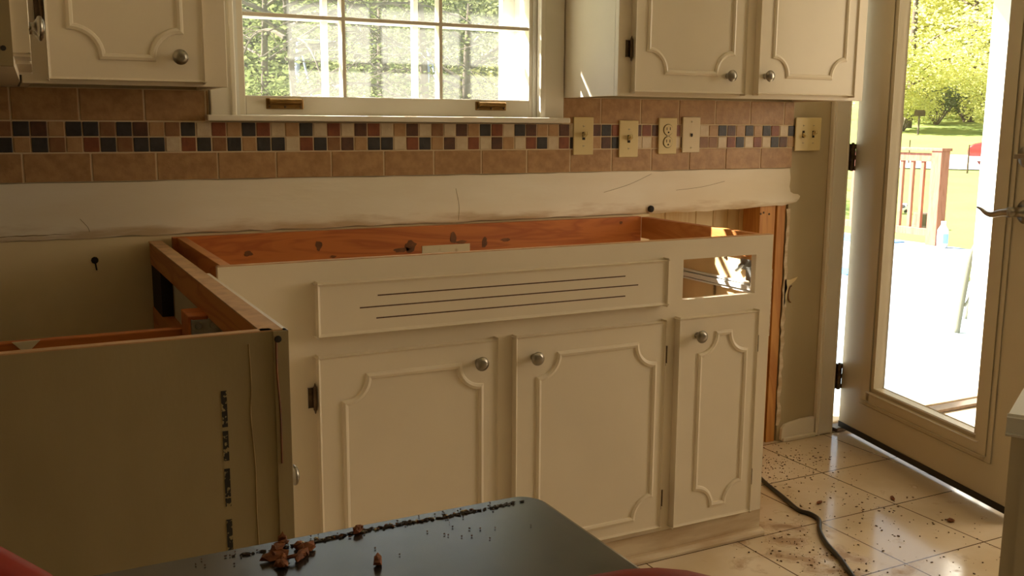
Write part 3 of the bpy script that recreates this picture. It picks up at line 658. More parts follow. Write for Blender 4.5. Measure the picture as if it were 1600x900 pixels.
cab_door(sl, FS, .235, .66, 1.240, 1.965, .29, .61, 1.287, 1.91, .055, (.262, 1.292), 1, (1.36,), .018)
cab_door(sl, FS, .020, .228, 1.240, 1.965, .06, .19, 1.287, 1.91, .045, (.150, 1.290), -1, (), .018)

# ------------------------------------------------------------------ glass door standing open
H = Vector((2.692, -.010, 0)); D = Vector((-.2339, -.97226, 0)).normalized(); N = Vector((D.y, -D.x, 0))   # N faces the kitchen (-x)
door = bpy.data.objects.new('door_1', None); C.objects.link(door); door['kind'] = 'structure'; door.location = H; ORG['door_1'] = H.copy()
FD = Face(H, D, N)
DW, TH = .91, .042
g0, g1, gz0, gz1 = .205, .728, .213, 1.86     # clear glass
bm = BM()
FD.box(bm, 0, .135, .030, 2.03, -TH, 0, .002); FD.box(bm, .795, DW, .030, 2.03, -TH, 0, .002)
FD.box(bm, .13, .80, .030, .150, -TH, 0, .0); FD.box(bm, .13, .80, 1.92, 2.03, -TH, 0, .0)
obj('slab', bm, M['doorpaint'], door)
bm = BM()
# moulded glazing frame: outer raised ring, inner stepped ring, both faces
def ring(bm, a0, a1, z0, z1, w, n0, n1, bev):
    FD.box(bm, a0, a0+w, z0, z1, n0, n1, bev); FD.box(bm, a1-w, a1, z0, z1, n0, n1, bev)
    FD.box(bm, a0+w*.9, a1-w*.9, z0, z0+w, n0, n1, bev); FD.box(bm, a0+w*.9, a1-w*.9, z1-w, z1, n0, n1, bev)
ring(bm, .132, .802, .148, 1.922, .03, -TH-.004, .005, .004)
ring(bm, .150, .782, .166, 1.906, .034, -TH-.006, .010, .006)
ring(bm, .176, .756, .190, 1.884, .027, -TH+.002, .003, .003)
obj('glazing_frame', bm, M['doorpaint'], door)
bm = BM(); FD.box(bm, .19, .745, .20, 1.875, -.024, -.019); obj('glass', bm, M['doorglass'], door)
bm = BM(); FD.box(bm, .0, DW, .020, .040, -TH-.003, .003, .001); sw = obj('door_sweep', bm, M['rubber'], door); sw['label'] = 'black rubber sweep along the door bottom'
for z in (1.03, .215, 1.80):
    bm = BM(); P0 = Vector((2.673, -.012, 0))
    for k in range(5): cyl(bm, P0+Vector((0, 0, z-.048+k*.0195)), P0+Vector((0, 0, z-.048+k*.0195+.0165)), .0075, seg=12)
    cyl(bm, P0+Vector((0, 0, z-.05)), P0+Vector((0, 0, z+.052)), .005, seg=10)
    for k in range(5):
        if k % 2: obox(bm, (2.661, -.008, z-.040+k*.0195), (.012, 0, 0), (0, .002, 0), (0, 0, .008))
        else: obox(bm, (2.684, -.010, z-.040+k*.0195), (.011, 0, 0), (0, .002, 0), (0, 0, .008))
    obox(bm, (2.6605, -.0045, z), (.0115, 0, 0), (0, .0015, 0), (0, 0, .048)); obox(bm, (2.683, -.0065, z), (.009, 0, 0), (0, .0015, 0), (0, 0, .048))
    h = obj('hinge', bm, M['dark_metal'], door); h['label'] = 'dark bronze door hinge'
# lever handle and deadbolt
bm = BM(); lathe(bm, FD.p(.852, .905, 0), N, [(0, .034), (.004, .034), (.009, .028), (.011, .015), (.045, .013), (.047, .014), (.058, .014), (.060, 0)], 26)
hl = obj('lever_handle', bm, M['nickel'], door, True); hl['label'] = 'brushed nickel curved lever handle'
bm = BM(); pts = smooth_pts([FD.p(.852, .905, .052), FD.p(.82, .900, .056), FD.p(.79, .893, .060), FD.p(.765, .896, .060), FD.p(.742, .905, .058), FD.p(.722, .909, .055)], 5)
tube(bm, pts, .008, 10, radii=[.0125-.0095*i/(len(pts)-1) for i in range(len(pts))]); obj('lever', bm, M['nickel'], hl, True)
bm = BM(); lathe(bm, FD.p(.842, 1.06, 0), N, [(0, .032), (.006, .032), (.012, .027), (.014, 0)], 26); db = obj('deadbolt', bm, M['nickel'], door, True)
bm = BM(); obox(bm, FD.p(.842, 1.06, .022), D*.017, N*.009, Vector((0, 0, .005)), .002); obj('thumb_turn', bm, M['nickel'], db)

# ------------------------------------------------------------------ near countertop on its base cabinet
cb = thing('base_cabinet', 'cream base cabinet under the dark speckled countertop in the foreground', 'cabinet', (0, -2.13, 0))
bm = BM(); box(bm, -.325, .255, -2.245, -2.03, .10, .819); obj('carcass', bm, M['paint'], cb)
bm = BM(); box(bm, -.325, .20, -2.24, -2.035, 0, .10); obj('toe_board', bm, M['dark'], cb)
ct = thing('countertop', 'dark speckled laminate countertop strewn with brown debris in the foreground', 'countertop', (0, -2.13, .82))
# outline with rounded far corner
cx1, cy1, cy0, rr = .287, -1.997, -2.262, .022
poly = [(-.327, cy0), (cx1, cy0)]+[(cx1-rr+rr*math.cos(t), cy1-rr+rr*math.sin(t)) for t in [math.radians(9*i) for i in range(11)]]+[(-.327, cy1)]
bm = BM(); prism(bm, [(x, y, .8195) for x, y in poly], (0, 0, .0405), .004); obj('slab', bm, M['laminate'], ct)
bm = BM(); obox(bm, (cx1+.0006, -2.135, .840), (.0008, 0, 0), (0, .115, 0), (0, 0, .015)); obj('edge_strip', bm, M['laminate_edge'], ct)
def blob(bm, c, s, n=2, rot=0.0, rough=.25):
    t = BM(); bmesh.ops.create_icosphere(t, subdivisions=n, radius=1)
    R = Matrix.Rotation(rot, 3, 'Z')
    for v in t.verts:
        q = v.co*(1+random.uniform(-rough, rough)); v.co = R @ Vector((q.x*s[0], q.y*s[1], q.z*s[2]))+Vector(c)
    merge(bm, t)
bm = BM()
for i in range(230):
    x = .055+random.random()*.215; blob(bm, (x, -2.0125+random.gauss(0, .0010)+.0012*math.sin(x*50), .8606), (random.uniform(.0006, .0026), random.uniform(.0003, .0009), random.uniform(.0004, .0011)), 1, random.gauss(0, .35), .4)
for f in bm.faces: f.material_index = 0
for i in range(30):
    k = len(bm.faces); x = .10+random.random()*.13; blob(bm, (x, -2.0115+random.gauss(0, .0016), .8606), (random.uniform(.0008, .002), .0008, .0009), 1, 0)
    bm.faces.ensure_lookup_table()
    for f in bm.faces[k:]: f.material_index = 1 if i % 2 else 2
ck = obj('caulk_bead', bm, [M['caulk'], M['paper'], M['chip']], ct); ck['label'] = 'ragged bead of dirty caulk along the far edge'
CH = [(.083, -2.0165, .0105, .0035, .25, 'long flat brown debris chip at the back of the debris heap'),
      (.0885, -2.009, .004, .004, .9, 'upright brown debris crumb touching the countertop edge'),
      (.0775, -2.028, .010, .0035, -.4, 'brown curled debris chip at the left of the heap'),
      (.1005, -2.0245, .0075, .006, .2, 'round reddish brown debris chip at the right of the heap'),
      (.0955, -2.0195, .004, .0022, .1, 'small brown debris crumb between the long chip and round chip'),
      (.0935, -2.036, .009, .003, .35, 'forked brown debris chip at the front of the heap'),
      (.0795, -2.0415, .005, .005, .6, 'brown debris crumb nearest the camera'),
      (.1355, -2.0655, .0085, .0026, .75, 'lone brown stick of debris lying apart on the right'),
      (.140, -2.0115, .007, .003, .3, 'dark brown debris flake caught by the caulk bead')]
for x, y, l, w, rot, lab in CH:
    bm = BM(); hh = .0042 if 'upright' not in lab else .007
    blob(bm, (x, y, .8605+hh*.55), (l*.9, w, hh*.75), 1, rot+.45, .38)
    for q in range(4):
        o_ = random.uniform(-.8, .8)*l; blob(bm, (x+o_*math.cos(rot+.45), y+o_*math.sin(rot+.45)+random.uniform(-.4, .4)*w, .8605+hh*random.uniform(.4, .9)), (l*random.uniform(.2, .5), w*random.uniform(.3, .7), hh*.5), 1, random.random()*3, .4)
    if 'forked' in lab: tube(bm, [(x-.016, y+.001, .8625), (x-.006, y-.001, .864), (x+.003, y, .863)], .0014, 5)
    tag(obj('debris_chip', bm, M['chip'], None, False, (x, y, .86)), lab, 'debris', 'brown debris chips on the dark countertop')
bm = BM()
for i in range(60):
    x = random.uniform(.03, .26); y = -2.004-random.random()**2*.06
    blob(bm, (x, y, .8609), (random.uniform(.0004, .0012), random.uniform(.0003, .0008), .0006), 1, random.random()*3)
tag(obj('countertop_crumbs', bm, M['chipdark']), 'tiny dark crumbs scattered over the dark countertop', 'crumbs', kind='stuff')

# ------------------------------------------------------------------ red chairs behind the near countertop
def chair(xc, yb, top, label):
    t = thing('chair', label, 'chair', (xc, yb-.22, 0), None)
    R = .145; zc = top-R
    arc = [(xc+R*math.cos(a), yb, zc+R*math.sin(a)) for a in [math.radians(180*i/28) for i in range(29)]]
    bm = BM(); tube(bm, [(xc+R, yb-.05, .45)]+arc+[(xc-R, yb-.05, .45)], .011, 10); obj('back_frame', bm, M['red'], t, True)
    bm = BM(); n = 24; poly = [(xc+(R-.01)*math.cos(a), yb+.004, zc+(R-.01)*math.sin(a)) for a in [math.radians(180*i/n) for i in range(n+1)]]+[(xc-R+.012, yb+.004, zc-.12), (xc+R-.012, yb+.004, zc-.12)]
    prism(bm, poly, (0, -.010, 0)); obj('backrest', bm, M['redpad'], t)
    bm = BM(); box(bm, xc-R, xc+R, yb-.40, yb-.055, .43, .47, .015, 3); obj('seat', bm, M['redpad'], t)
    for sx in (-1, 1):
        for y in (yb-.06, yb-.38):
            bm = BM(); cyl(bm, (xc+sx*(R-.025), y, .43), (xc+sx*(R-.012), y+(.02 if y > yb-.2 else -.02), 0), .011, seg=10); obj('leg', bm, M['red'], t, True)
chair(.152, -2.300, .9385, 'red round-backed chair behind the countertop, right one of the pair')
chair(-.1675, -2.300, 1.0300, 'red round-backed chair at the lower left, taller one of the pair')

# ------------------------------------------------------------------ white cupboard at the right edge
wc = thing('cupboard', 'low cream cupboard with a white top, cut off by the right edge', 'cupboard', (1.05, -1.95, 0))
K = Vector((.98, -1.9066, 0)); d1 = Vector((.8739, .4861, 0)).normalized(); d2 = Vector((.4861, -.8739, 0)).normalized()
bm = BM(); cc = K+d1*.25+d2*.20
obox(bm, cc+Vector((0, 0, .792)), d1*.25, d2*.20, Vector((0, 0, .010)), .004); obj('cupboard_top', bm, M['white'], wc)['label'] = 'white top'
cc2 = K+d1*.25+d2*.20
bm = BM(); obox(bm, cc2+Vector((0, 0, .41)), d1*.246, d2*.196, Vector((0, 0, .372)), .002); obj('carcass', bm, M['doorpaint'], wc)
bm = BM(); obox(bm, cc2+Vector((0, 0, .0195)), d1*.23, d2*.18, Vector((0, 0, .0185))); obj('plinth', bm, M['dark'], wc)
bm = BM(); obox(bm, cc2-d1*.2475+Vector((0, 0, .42)), d1*.006, d2*.18, Vector((0, 0, .34)), .002); obj('door', bm, M['doorpaint'], wc)

# ------------------------------------------------------------------ cord and floor debris
bm = BM(); tube(bm, smooth_pts([(2.12, -.10, .008), (2.09, -.22, .008), (2.051, -.328, .007), (2.015, -.45, .007), (1.985, -.545, .007), (1.995, -.585, .007), (1.985, -.63, .007), (1.93, -.69, .007), (1.885, -.76, .007), (1.845, -.85, .007), (1.80, -.935, .007), (1.74, -1.05, .007), (1.70, -1.25, .007)], 8), .0068, 10)
tag(obj('power_cord', bm, M['cord'], None, True), 'black power cord snaking across the cream floor tiles', 'cord')
bm = BM()
def near_zone():
    r = random.random()
    if r < .42: return random.gauss(2.22, .13), random.gauss(-.17, .10)
    if r < .65: return random.gauss(1.80, .06), random.uniform(-1.15, -.66)
    if r < .80: return random.gauss(2.15, .12), random.gauss(-.55, .25)
    return random.uniform(1.80, 2.45), random.uniform(-1.2, -.12)
ps = []
while len(ps) < 900:
    x, y = near_zone()
    if y > -.03 or y < -1.25 or x > 2.70-.24*abs(y)-.01 or x > 2.6 or x < 1.35: continue
    if x < 1.80 and y > -.645: continue
    s = random.choice((.0008, .001, .0013, .0016, .002, .0028))
    blob(bm, (x, y, s*.5), (s*random.uniform(1, 2.2), s, s*.6), 1, random.random()*3); ps.append(1)
tag(obj('floor_debris', bm, M['chipdark']), 'dark crumbs and dirt scattered over the cream floor tiles', 'debris', kind='stuff')
for x, y, l, w, rot, lab in ((2.09, -.525, .014, .006, .3, 'dark splinter on the floor tile right of the cord'), (2.335, -.80, .012, .010, .1, 'reddish brown lump on the floor near the open door'), (2.32, -.60, .016, .006, 1.0, 'brown twig-like splinter on the floor tile joint')):
    bm = BM(); blob(bm, (x, y, .005), (l, w, .005), 2, rot, .2); tag(obj('floor_chip', bm, M['chip'], None, False, (x, y, 0)), lab, 'debris')

# ------------------------------------------------------------------ outdoors
def ground(x, y):
    dx, dy = x-0, y+2.63; d = math.hypot(dx, dy); az = math.degrees(math.atan2(dx, dy))
    a = .0011*max(0, d-20)**2
    b = .0052*max(0, d-9)**2 if d < 45 else .0052*36**2+.06*(d-45)
    t = min(1, max(0, (az-32)/11)); t = t*t*(3-2*t)
    if az < -10: b *= max(0, 1-(-10-az)/40)
    return -.7+b*(1-t)+a*t if d < 110 else -.7+min(b, 9)*(1-t)+min(a, 9)*t
bm = BM(); n = 110; vs = {}
for i in range(n+1):
    for j in range(n+1):
        x = -60+i*1.7; y = -40+j*1.5; 
        vs[i, j] = bm.verts.new((x, y, min(ground(x, y) if y > .5 else -.7, 16)))
for i in range(n):
    for j in range(n):
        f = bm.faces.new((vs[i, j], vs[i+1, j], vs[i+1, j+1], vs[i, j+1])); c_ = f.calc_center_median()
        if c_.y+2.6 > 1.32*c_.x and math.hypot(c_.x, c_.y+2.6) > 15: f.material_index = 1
struct('ground', bm, [M['grass'], M['shaded_woodfloor']], smooth=True)
DK = -.12
bm = BM()
y_ = .18
x_ = 1.2
while x_ < 8.86:
    box(bm, x_, min(x_+.138, 8.88), .18, 9.0, DK-.03, DK, .003, 1); x_ += .144
box(bm, 1.2, 8.88, .18, 9.0, DK-.50, DK-.035)
struct('trim_5', bm, M['deckboard'])
# deck railing running away from the house along the far edge
rl = thing('deck_railing', 'red stained wooden deck railing with square balusters beyond the glass door', 'railing', (8.82, 5.8, DK))
bm = BM(); box(bm, 8.755, 8.885, 4.585, 4.715, DK, .885, .004); obj('post', bm, M['redwood'], rl)
bm = BM(); box(bm, 8.74, 8.90, 4.57, 6.95, .885, .915, .003); obj('top_cap', bm, M['redwood'], rl)
bm = BM(); box(bm, 8.785, 8.825, 4.71, 6.9, .77, .86, .003); obj('top_rail', bm, M['redwood'], rl)
bm = BM(); box(bm, 8.785, 8.825, 4.71, 6.9, -.03, .05, .003); obj('bottom_rail', bm, M['redwood'], rl)
for k in range(15):
    y = 4.86+k*.139
    bm = BM(); box(bm, 8.80, 8.838, y-.02, y+.02, .05, .77, .002); obj('baluster', bm, M['redwood'], rl)
bm = BM(); box(bm, 8.755, 8.885, 6.88, 7.01, DK, .885, .004); obj('post', bm, M['redwood'], rl)
bm = BM(); box(bm, 8.25, 8.72, 4.95, 6.1, DK+.001, DK+.012, .003); tag(obj('strip', bm, M['deck_blue'], None, False, (8.48, 5.5, DK)), 'blue rug lying along the foot of the deck railing', 'strip')  # flat blue rectangle just above the deck boards
bm = BM()
for k in range(4): box(bm, 6.30+k*.085, 6.30+k*.085+.05, 3.45, 3.85, DK+.001, DK+.009, .002)
box(bm, 6.30, 6.605, 3.46, 3.475, DK+.001, DK+.008); box(bm, 6.30, 6.605, 3.82, 3.835, DK+.001, DK+.008)
tag(obj('blue_slats', bm, M['deck_blue'], None, False, (6.45, 3.65, DK)), 'row of flat blue slats on the deck seen through the hinge gap', 'mat')  # thin blue bars with two cross bars, flat on the deck
# jug by the post
jg = thing('jug', 'white plastic jug with a blue band standing at the railing post', 'jug', (8.70, 4.45, DK))
bm = BM(); lathe(bm, (8.70, 4.45, DK), (0, 0, 1), [(0, .055), (.19, .055), (.23, .03), (.25, .022)], 16); obj('body', bm, M['white'], jg, True)
bm = BM(); lathe(bm, (8.70, 4.45, DK+.25), (0, 0, 1), [(0, .025), (.03, .025), (.031, 0)], 14); obj('cap', bm, M['white'], jg)
bm = BM(); lathe(bm, (8.70, 4.45, DK+.05), (0, 0, 1), [(0, .0555), (0, .0565), (.10, .0565), (.10, .0555)], 16); obj('band', bm, M['lightblue'], jg)
# patio chair
pc = thing('patio_chair', 'pale metal patio chair with a yellow-green sling seat on the deck', 'chair', (5.35, 1.15, DK))
O = Vector((5.133, 1.408, DK)); ex = Vector((.53, -.848, 0)); ey = Vector((.848, .53, 0))
def pcp(a, b, z): return O+ex*a+ey*b+Vector((0, 0, z))
for b_ in (0, .52):
    bm = BM(); tube(bm, smooth_pts([pcp(0, b_, 0), pcp(.02, b_, .25), pcp(.05, b_, .50), pcp(.10, b_, .585), pcp(.18, b_, .60), pcp(.42, b_, .60), pcp(.50, b_, .56), pcp(.52, b_, .45), pcp(.56, b_, .0)], 6), .017, 10); obj('arm_frame', bm, M['alu'], pc, True)
bm = BM(); tube(bm, [pcp(.03, 0, .32), pcp(.03, .52, .32)], .012); tube(bm, [pcp(.50, 0, .30), pcp(.50, .52, .30)], .012); tube(bm, [pcp(.03, 0, .17), pcp(.10, 0, .31)], .008); obj('stretcher', bm, M['alu'], pc)
bm = BM(); obox(bm, pcp(.27, .26, .34), ex*.24, ey*.24, Vector((0, 0, .012)), .005); obj('seat', bm, M['sling'], pc)
bm = BM(); obox(bm, pcp(.56, .26, .62), ex*.075+Vector((0, 0, .29)), ey*.24, (ex*.29-Vector((0, 0, .075))).normalized()*.012, .004); obj('backrest', bm, M['sling'], pc)
# balls, stump, stakes, mailbox
def at(az_u, d):   # direction by bearing in degrees from +y, distance from the kitchen window bay
    return Vector((math.sin(math.radians(az_u))*d, -2.63+math.cos(math.radians(az_u))*d, 0))
for x, y, lab in ((16.87, 12.09, 'black and white ball on the lawn, right one of two'), (16.55, 12.55, 'black and white ball on the lawn, left one of two')):
    z = ground(x, y)+.12; bm = BM(); bmesh.ops.create_icosphere(bm, subdivisions=4, radius=.12)
    ico = BM(); bmesh.ops.create_icosphere(ico, subdivisions=1, radius=1); dirs = [v.co.normalized() for v in ico.verts]; ico.free()
    for f in bm.faces: f.material_index = 1 if max(d.dot(f.calc_center_median().normalized()) for d in dirs) > .93 else 0
    bmesh.ops.translate(bm, verts=bm.verts[:], vec=(x, y, z)); tag(obj('ball', bm, [M['white'], M['tyre']], None, True, (x, y, z)), lab, 'ball', 'balls on the lawn')
x, y = 14.74, 9.80; z = ground(x, y)
bm = BM(); lathe(bm, (x, y, z-.02), (0, 0, 1), [(0, .20), (.10, .17), (.30, .16), (.32, .15), (.32, 0)], 14); tag(obj('stump', bm, M['bark'], None, False, (x, y, z)), 'grey tree stump on the lawn behind the railing', 'stump')
for x, y, h, lab in ((28.7, 19.85, .95, 'thin dark stake in the lawn below the car'), (30.25, 23.64, .9, 'thin dark stake in the lawn behind the railing')):
    z = ground(x, y); bm = BM(); cyl(bm, (x, y, z-.05), (x, y, z+h), .03, .022, 8); tag(obj('yard_stake', bm, M['dark_metal'], None, False, (x, y, z)), lab, 'stake')
q = Vector((.7598, .6502, 0))*56; x, y = CAM.x+q.x, CAM.y+q.y; z = ground(x, y)
mb = thing('mailbox', 'dark mailbox on a thin post across the lawn', 'mailbox', (x, y, z))
bm = BM(); cyl(bm, (x, y, z-.05), (x, y, z+.95), .05, seg=8); obj('post', bm, M['bark'], mb)
bm = BM(); prism(bm, [(x-.25+.0, y-.12+.12*(1-math.cos(t)), z+.95+.20+.12*math.sin(t)) for t in [math.pi*i/8 for i in range(9)]]+[(x-.25, y+.12, z+.95), (x-.25, y-.12, z+.95)], (.55, 0, 0)); obj('box', bm, M['dark_metal'], mb)
# road and red car
bm = BM(); ca = Vector((31.95, 21.33)); ax = Vector((-.608, .793)); nn = Vector((.793, .608)); rows = []
for k in range(-16, 17):
    rows.append([bm.verts.new(((ca+ax*k*2.5+nn*o).x, (ca+ax*k*2.5+nn*o).y, ground(*(ca+ax*k*2.5+nn*o))+.04)) for o in (-2.2, 0, 2.6, 4.6)])
for r0, r1 in zip(rows, rows[1:]):
    for k in range(3): bm.faces.new((r0[k], r0[k+1], r1[k+1], r1[k]))
struct('road', bm, M['asphalt'])
cr_ = thing('car', 'red car parked beyond the lawn, seen past the door frame', 'car', (ca.x, ca.y, ground(ca.x, ca.y)))
gz = ground(ca.x, ca.y)+.06; A3 = Vector((ax.x, ax.y, 0)); N3 = Vector((nn.x, nn.y, 0)); c3 = Vector((ca.x, ca.y, gz))
# local s: 0 at the front axle, negative to the rear
prof = [(.85, .28), (.90, .42), (.86, .62), (.70, .72), (.1, .86), (-.25, .93), (-.95, 1.40), (-1.5, 1.46), (-2.4, 1.42), (-3.1, 1.05), (-3.45, .98), (-3.5, .55), (-3.42, .28)]
bm = BM(); prism(bm, [c3+A3*s+Vector((0, 0, z))-N3*.0 for s, z in prof], N3*1.7, .06); obj('body', bm, M['car'], cr_, True)
bm = BM(); prism(bm, [c3+A3*s+Vector((0, 0, z))-N3*.012 for s, z in ((-.45, .96), (-1.0, 1.34), (-1.5, 1.39), (-2.35, 1.35), (-2.8, 1.05))], N3*.02); obj('side_window', bm, M['carglass'], cr_)
for s in (0, -2.6):
    for o in (-.03, 1.55):
        bm = BM(); lathe(bm, c3+A3*s+N3*(o+.09)+Vector((0, 0, .31)), N3, [(-.11, .33), (.11, .33)], 26); w = obj('wheel', bm, M['tyre'], cr_)
        bm = BM(); lathe(bm, c3+A3*s+N3*(o-.025)+Vector((0, 0, .31)), -N3, [(0, .25), (.01, .25), (.015, .08), (.015, 0)], 26); obj('rim', bm, M['rim'], w)
        bm = BM()
        for k in range(5):
            t = 2*math.pi*k/5+.3; pc_ = c3+A3*(s+.15*math.cos(t))+N3*(o-.042)+Vector((0, 0, .31+.15*math.sin(t))); lathe(bm, pc_, -N3, [(0, .045), (.004, .045)], 10)
        obj('rim_hole', bm, M['tyre'], w)
# swing set seen through the window
ss = thing('swing_set', 'blue and white metal swing set frame standing in the yard beyond the window', 'swing set', (5.3, 13.0, ground(5.3, 13.0)))
P1 = Vector((4.38, 13.58, 2.48)); P2 = Vector((6.24, 12.56, 2.33))
bm = BM(); tube(bm, [P1, P2], .018); obj('top_bar', bm, M['bluemetal'], ss)
for P_, sg in ((P1, 1), (P2, 1)):
    for dx, dy in ((-.28, -.12), (.55, -.25)):
        b_ = Vector((P_.x+dx, P_.y+dy, 0)); b_.z = ground(b_.x, b_.y)-.02
        k = .045 if dx < 0 else .02
        bm = BM(); cyl(bm, P_, b_, k*.9, k, 10); obj('leg', bm, M['bluemetal'], ss, True)
# trees
def leaves(bm, centers, n, size):
    for _ in range(n):
        c, r = random.choice(centers)
        d = Vector((random.gauss(0, 1), random.gauss(0, 1), random.gauss(0, 1))).normalized()*r*random.random()**.4
        p_ = c+Vector((d.x, d.y, d.z*.75)); s = size*random.uniform(.6, 1.4)
        u = Vector((random.gauss(0, 1), random.gauss(0, 1), random.gauss(0, 1))).normalized(); _, v, w = frame_of(u)
        q = [bm.verts.new(p_+v*s*.5), bm.verts.new(p_+w*s*.28+u*s*.06), bm.verts.new(p_-v*s*.5), bm.verts.new(p_-w*s*.28+u*s*.06)]
        bm.faces.new(q)
def tree(x, y, h, crown, n, size, m, label, tr=.18, group='trees beyond the house', low=.28, lean=0.0):
    z = ground(x, y); t = thing('tree', label, 'tree', (x, y, z), group)
    bm = BM(); top = Vector((x+lean, y, z+h*.72)); mid = Vector((x+lean*.4+random.uniform(-.1, .1), y, z+h*.35))
    tube(bm, smooth_pts([(x, y, z-.2), mid, top], 5), tr, 10, radii=[tr*(1-.65*i/10) for i in range(11)])
    cs = []
    for k in range(11):
        f = random.uniform(low, .95); a = random.uniform(0, 2*math.pi); s0 = Vector((x+lean*f*.7, y, z+h*f*.72)); L_ = crown*random.uniform(.55, 1.0)
        e0 = s0+Vector((math.cos(a)*L_, math.sin(a)*L_, L_*random.uniform(.05, .6)))
        m0 = (s0+e0)/2+Vector((random.uniform(-.1, .1), random.uniform(-.1, .1), .12))*crown*.4
        tube(bm, smooth_pts([s0, m0, e0], 4), tr*.2, 6, radii=[tr*.34*(1-.8*i/8) for i in range(9)])
        cs += [(m0, crown*.38), (e0, crown*.42)]
        for q in range(3):
            a2 = a+random.uniform(-1, 1); e2 = m0+Vector((math.cos(a2), math.sin(a2), random.uniform(-.2, .6)))*crown*.45
            tube(bm, [m0, (m0+e2)/2+Vector((0, 0, .05*crown)), e2], tr*.07, 5); cs.append((e2, crown*.3))
    obj('trunk', bm, M['bark'], t, True)
    cs.append((top, crown*.55))
    bm = BM(); leaves(bm, cs, n, size); obj('foliage', bm, m, t)
def pos(u, d):  # horizontal bearing given as offset in the photograph's horizontal field
    az = YAW+math.atan((u-800)/FPX); return CAM.x+d*math.sin(az), CAM.y+d*math.cos(az)
WT_ = [(425, 16, 5.2, 2.4, 6500, .09, 'leaf', 'leafy tree at the left of the window view', .09), (600, 16, 5.6, 2.2, 4200, .08, 'leaf', 'dark-trunked tree in the middle of the window view', .15),
       (735, 18, 5.2, 2.6, 13000, .09, 'leafpale', 'dense bushy tree at the right of the window view', .12), (505, 22, 5.6, 2.8, 9000, .11, 'leaf', 'tree just behind the swing set', .13),
       (660, 25, 6.0, 3.2, 9000, .13, 'leafpale', 'pale tree farther up the slope in the window view', .15), (375, 25, 6.0, 3.2, 9000, .13, 'leaf', 'tree up the slope past the left window edge', .15),
       (820, 25, 5.8, 3.2, 9000, .13, 'leaf', 'tree up the slope past the right window edge', .15), (565, 32, 6.5, 4.2, 11000, .17, 'leafdark', 'dark tree on the far slope behind the swing set', .2),
       (440, 34, 6.5, 4.4, 11000, .18, 'leafdark', 'dark tree on the far slope at the left', .2), (700, 33, 6.5, 4.4, 11000, .18, 'leafdark', 'dark tree on the far slope at the right', .2)]
for u, d, h, cr0, n, s, m, lab, tr in WT_: tree(*pos(u, d), h, cr0, n, s, M[m], lab, tr, 'trees seen through the window', -.05)
DT = [(1408, 60, 15, 5.0, 11000, .24, 'leaf2', 'yellow-green tree at the left of the door glass view', .24), (1452, 70, 18, 5.5, 12000, .26, 'leaf2', 'tall tree in the middle of the door glass view', .26),
      (1500, 64, 13, 4.6, 9000, .24, 'leaf2', 'tree at the right of the door glass view', .26), (1550, 72, 14, 5.0, 9000, .26, 'leaf2', 'tree behind the car', .26), (1350, 66, 15, 5.2, 7000, .28, 'leaf2', 'tree past the hinge gap of the door', .28),
      (1435, 92, 13, 6, 9000, .36, 'leaf', 'dark tree farthest back in the door glass view', .3), (1525, 95, 13, 6, 9000, .36, 'leaf', 'dark tree far behind the car', .3)]
for u, d, h, cr0, n, s, m, lab, tr in DT: tree(*pos(u, d), h, cr0, n, s, M[m], lab, tr, 'trees seen through the glass door', -.05)
def bush(x, y, r, n, size, m, label, group):
    z = ground(x, y); t = thing('bush', label, 'bush', (x, y, z), group); bm = BM(); cs = []
    for k in range(9):
        a = 2*math.pi*k/9; e = Vector((x+math.cos(a)*r*.6, y+math.sin(a)*r*.6, z+r*random.uniform(.5, 1.1)))
        tube(bm, [(x, y, z-.1), ((x+e.x)/2, (y+e.y)/2, z+r*.4), e], r*.02, 5); cs.append((e, r*.5))
    obj('stems', bm, M['bark'], t); bm = BM(); leaves(bm, cs, n, size); obj('foliage', bm, m, t)
for u, d, r, m, lab in ((445, 19, 1.0, 'leafpale', 'small bush at the foot of the left swing set leg'), (560, 20, 1.1, 'leaf', 'small bush in the middle of the window view'), (690, 22, 1.2, 'leaf', 'small bush right of the middle window bar'), (640, 27, 1.6, 'leafpale', 'pale bush up the slope in the middle pane'), (480, 29, 1.8, 'leaf', 'bush high up the slope in the left pane'), (400, 21, 1.5, 'leaf', 'bush on the slope at the left of the window view'), (520, 24, 1.4, 'leafdark', 'dark bush on the slope behind the swing set leg'), (780, 23, 1.8, 'leaf2', 'pale bush at the right of the window view'), (590, 32, 2.2, 'leafdark', 'dark bush far up the slope in the middle of the window view')):
    bush(*pos(u, d), r, 4500, r*.055, M[m], lab, 'bushes seen through the window')
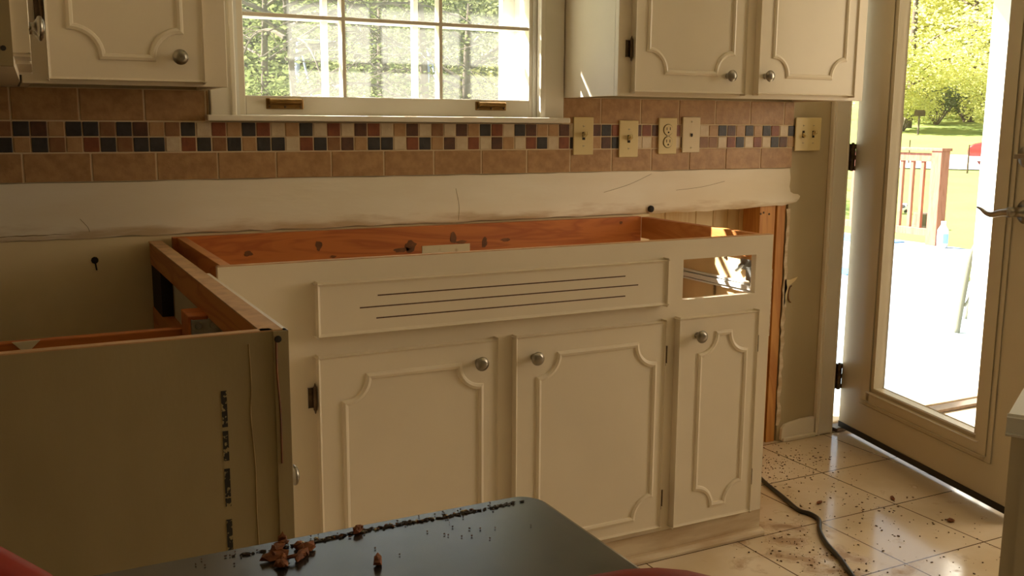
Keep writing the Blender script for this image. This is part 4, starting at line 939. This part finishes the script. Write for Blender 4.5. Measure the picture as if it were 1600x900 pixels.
for u, d, r, m, lab in ((1400, 58, 2.0, 'leaf2', 'bush under the yellow-green tree at the left of the door glass view'), (1452, 62, 1.9, 'leafdark', 'dark bush under the tall tree in the door glass view'), (1497, 64, 2.2, 'leaf2', 'pale bush behind the mailbox lawn'), (1550, 58, 2.2, 'leaf2', 'pale bush farther right behind the car')):
    bush(*pos(u, d), r, 4500, r*.07, M[m], lab, 'bushes seen through the glass door')
def bare_tree(x, y, h, n, label, tr):
    z = ground(x, y); t = thing('bare_tree', label, 'tree', (x, y, z)); bm = BM(); tube(bm, smooth_pts([(x, y, z-.2), (x+.1, y, z+h*.4), (x-.05, y, z+h)], 5), tr, 8, radii=[tr*(1-.6*i/10) for i in range(11)])
    obj('trunk', bm, M['bark'], t, True); bm = BM(); cs = []
    for k in range(n):
        s0 = Vector((x, y, z+h*random.uniform(.25, 1))); a = random.uniform(0, 2*math.pi); L_ = random.uniform(1.2, 2.9); d = Vector((math.cos(a), math.sin(a)*.6, random.uniform(-.12, .22)))
        P_ = [s0, s0+d*L_*.35+Vector((0, 0, .12)), s0+d*L_*.7+Vector((0, 0, .05)), s0+d*L_-Vector((0, 0, .25))]
        pp = smooth_pts(P_, 4); tube(bm, pp, .02, 5, radii=[.026*(1-.8*i/12) for i in range(13)])
        for q in pp[4::2]:
            for _ in range(2):
                e = q+Vector((random.gauss(0, .3), random.gauss(0, .3), random.gauss(-.05, .18))); tube(bm, [q, (q+e)/2+Vector((0, 0, .03)), e], .006, 4); cs.append((e, .22))
    obj('branches', bm, M['bark'], t); bm = BM(); leaves(bm, cs, 1500, .06); obj('foliage', bm, M['leafpale'], t)
bare_tree(*pos(452, 11.5), 4.2, 26, 'thinly leaved tree with dark drooping branches at the left of the window view', .06)
bare_tree(*pos(655, 14.5), 4.6, 18, 'thinly leaved tree with a dark trunk in the middle pane of the window', .10)
# shade tree left of the view that throws the dark patches on the lawn
tree(6.3, 25.5, 8, 2.6, 3000, .3, M['leaf'], 'shade tree on the lawn between the window and the door views', .2)
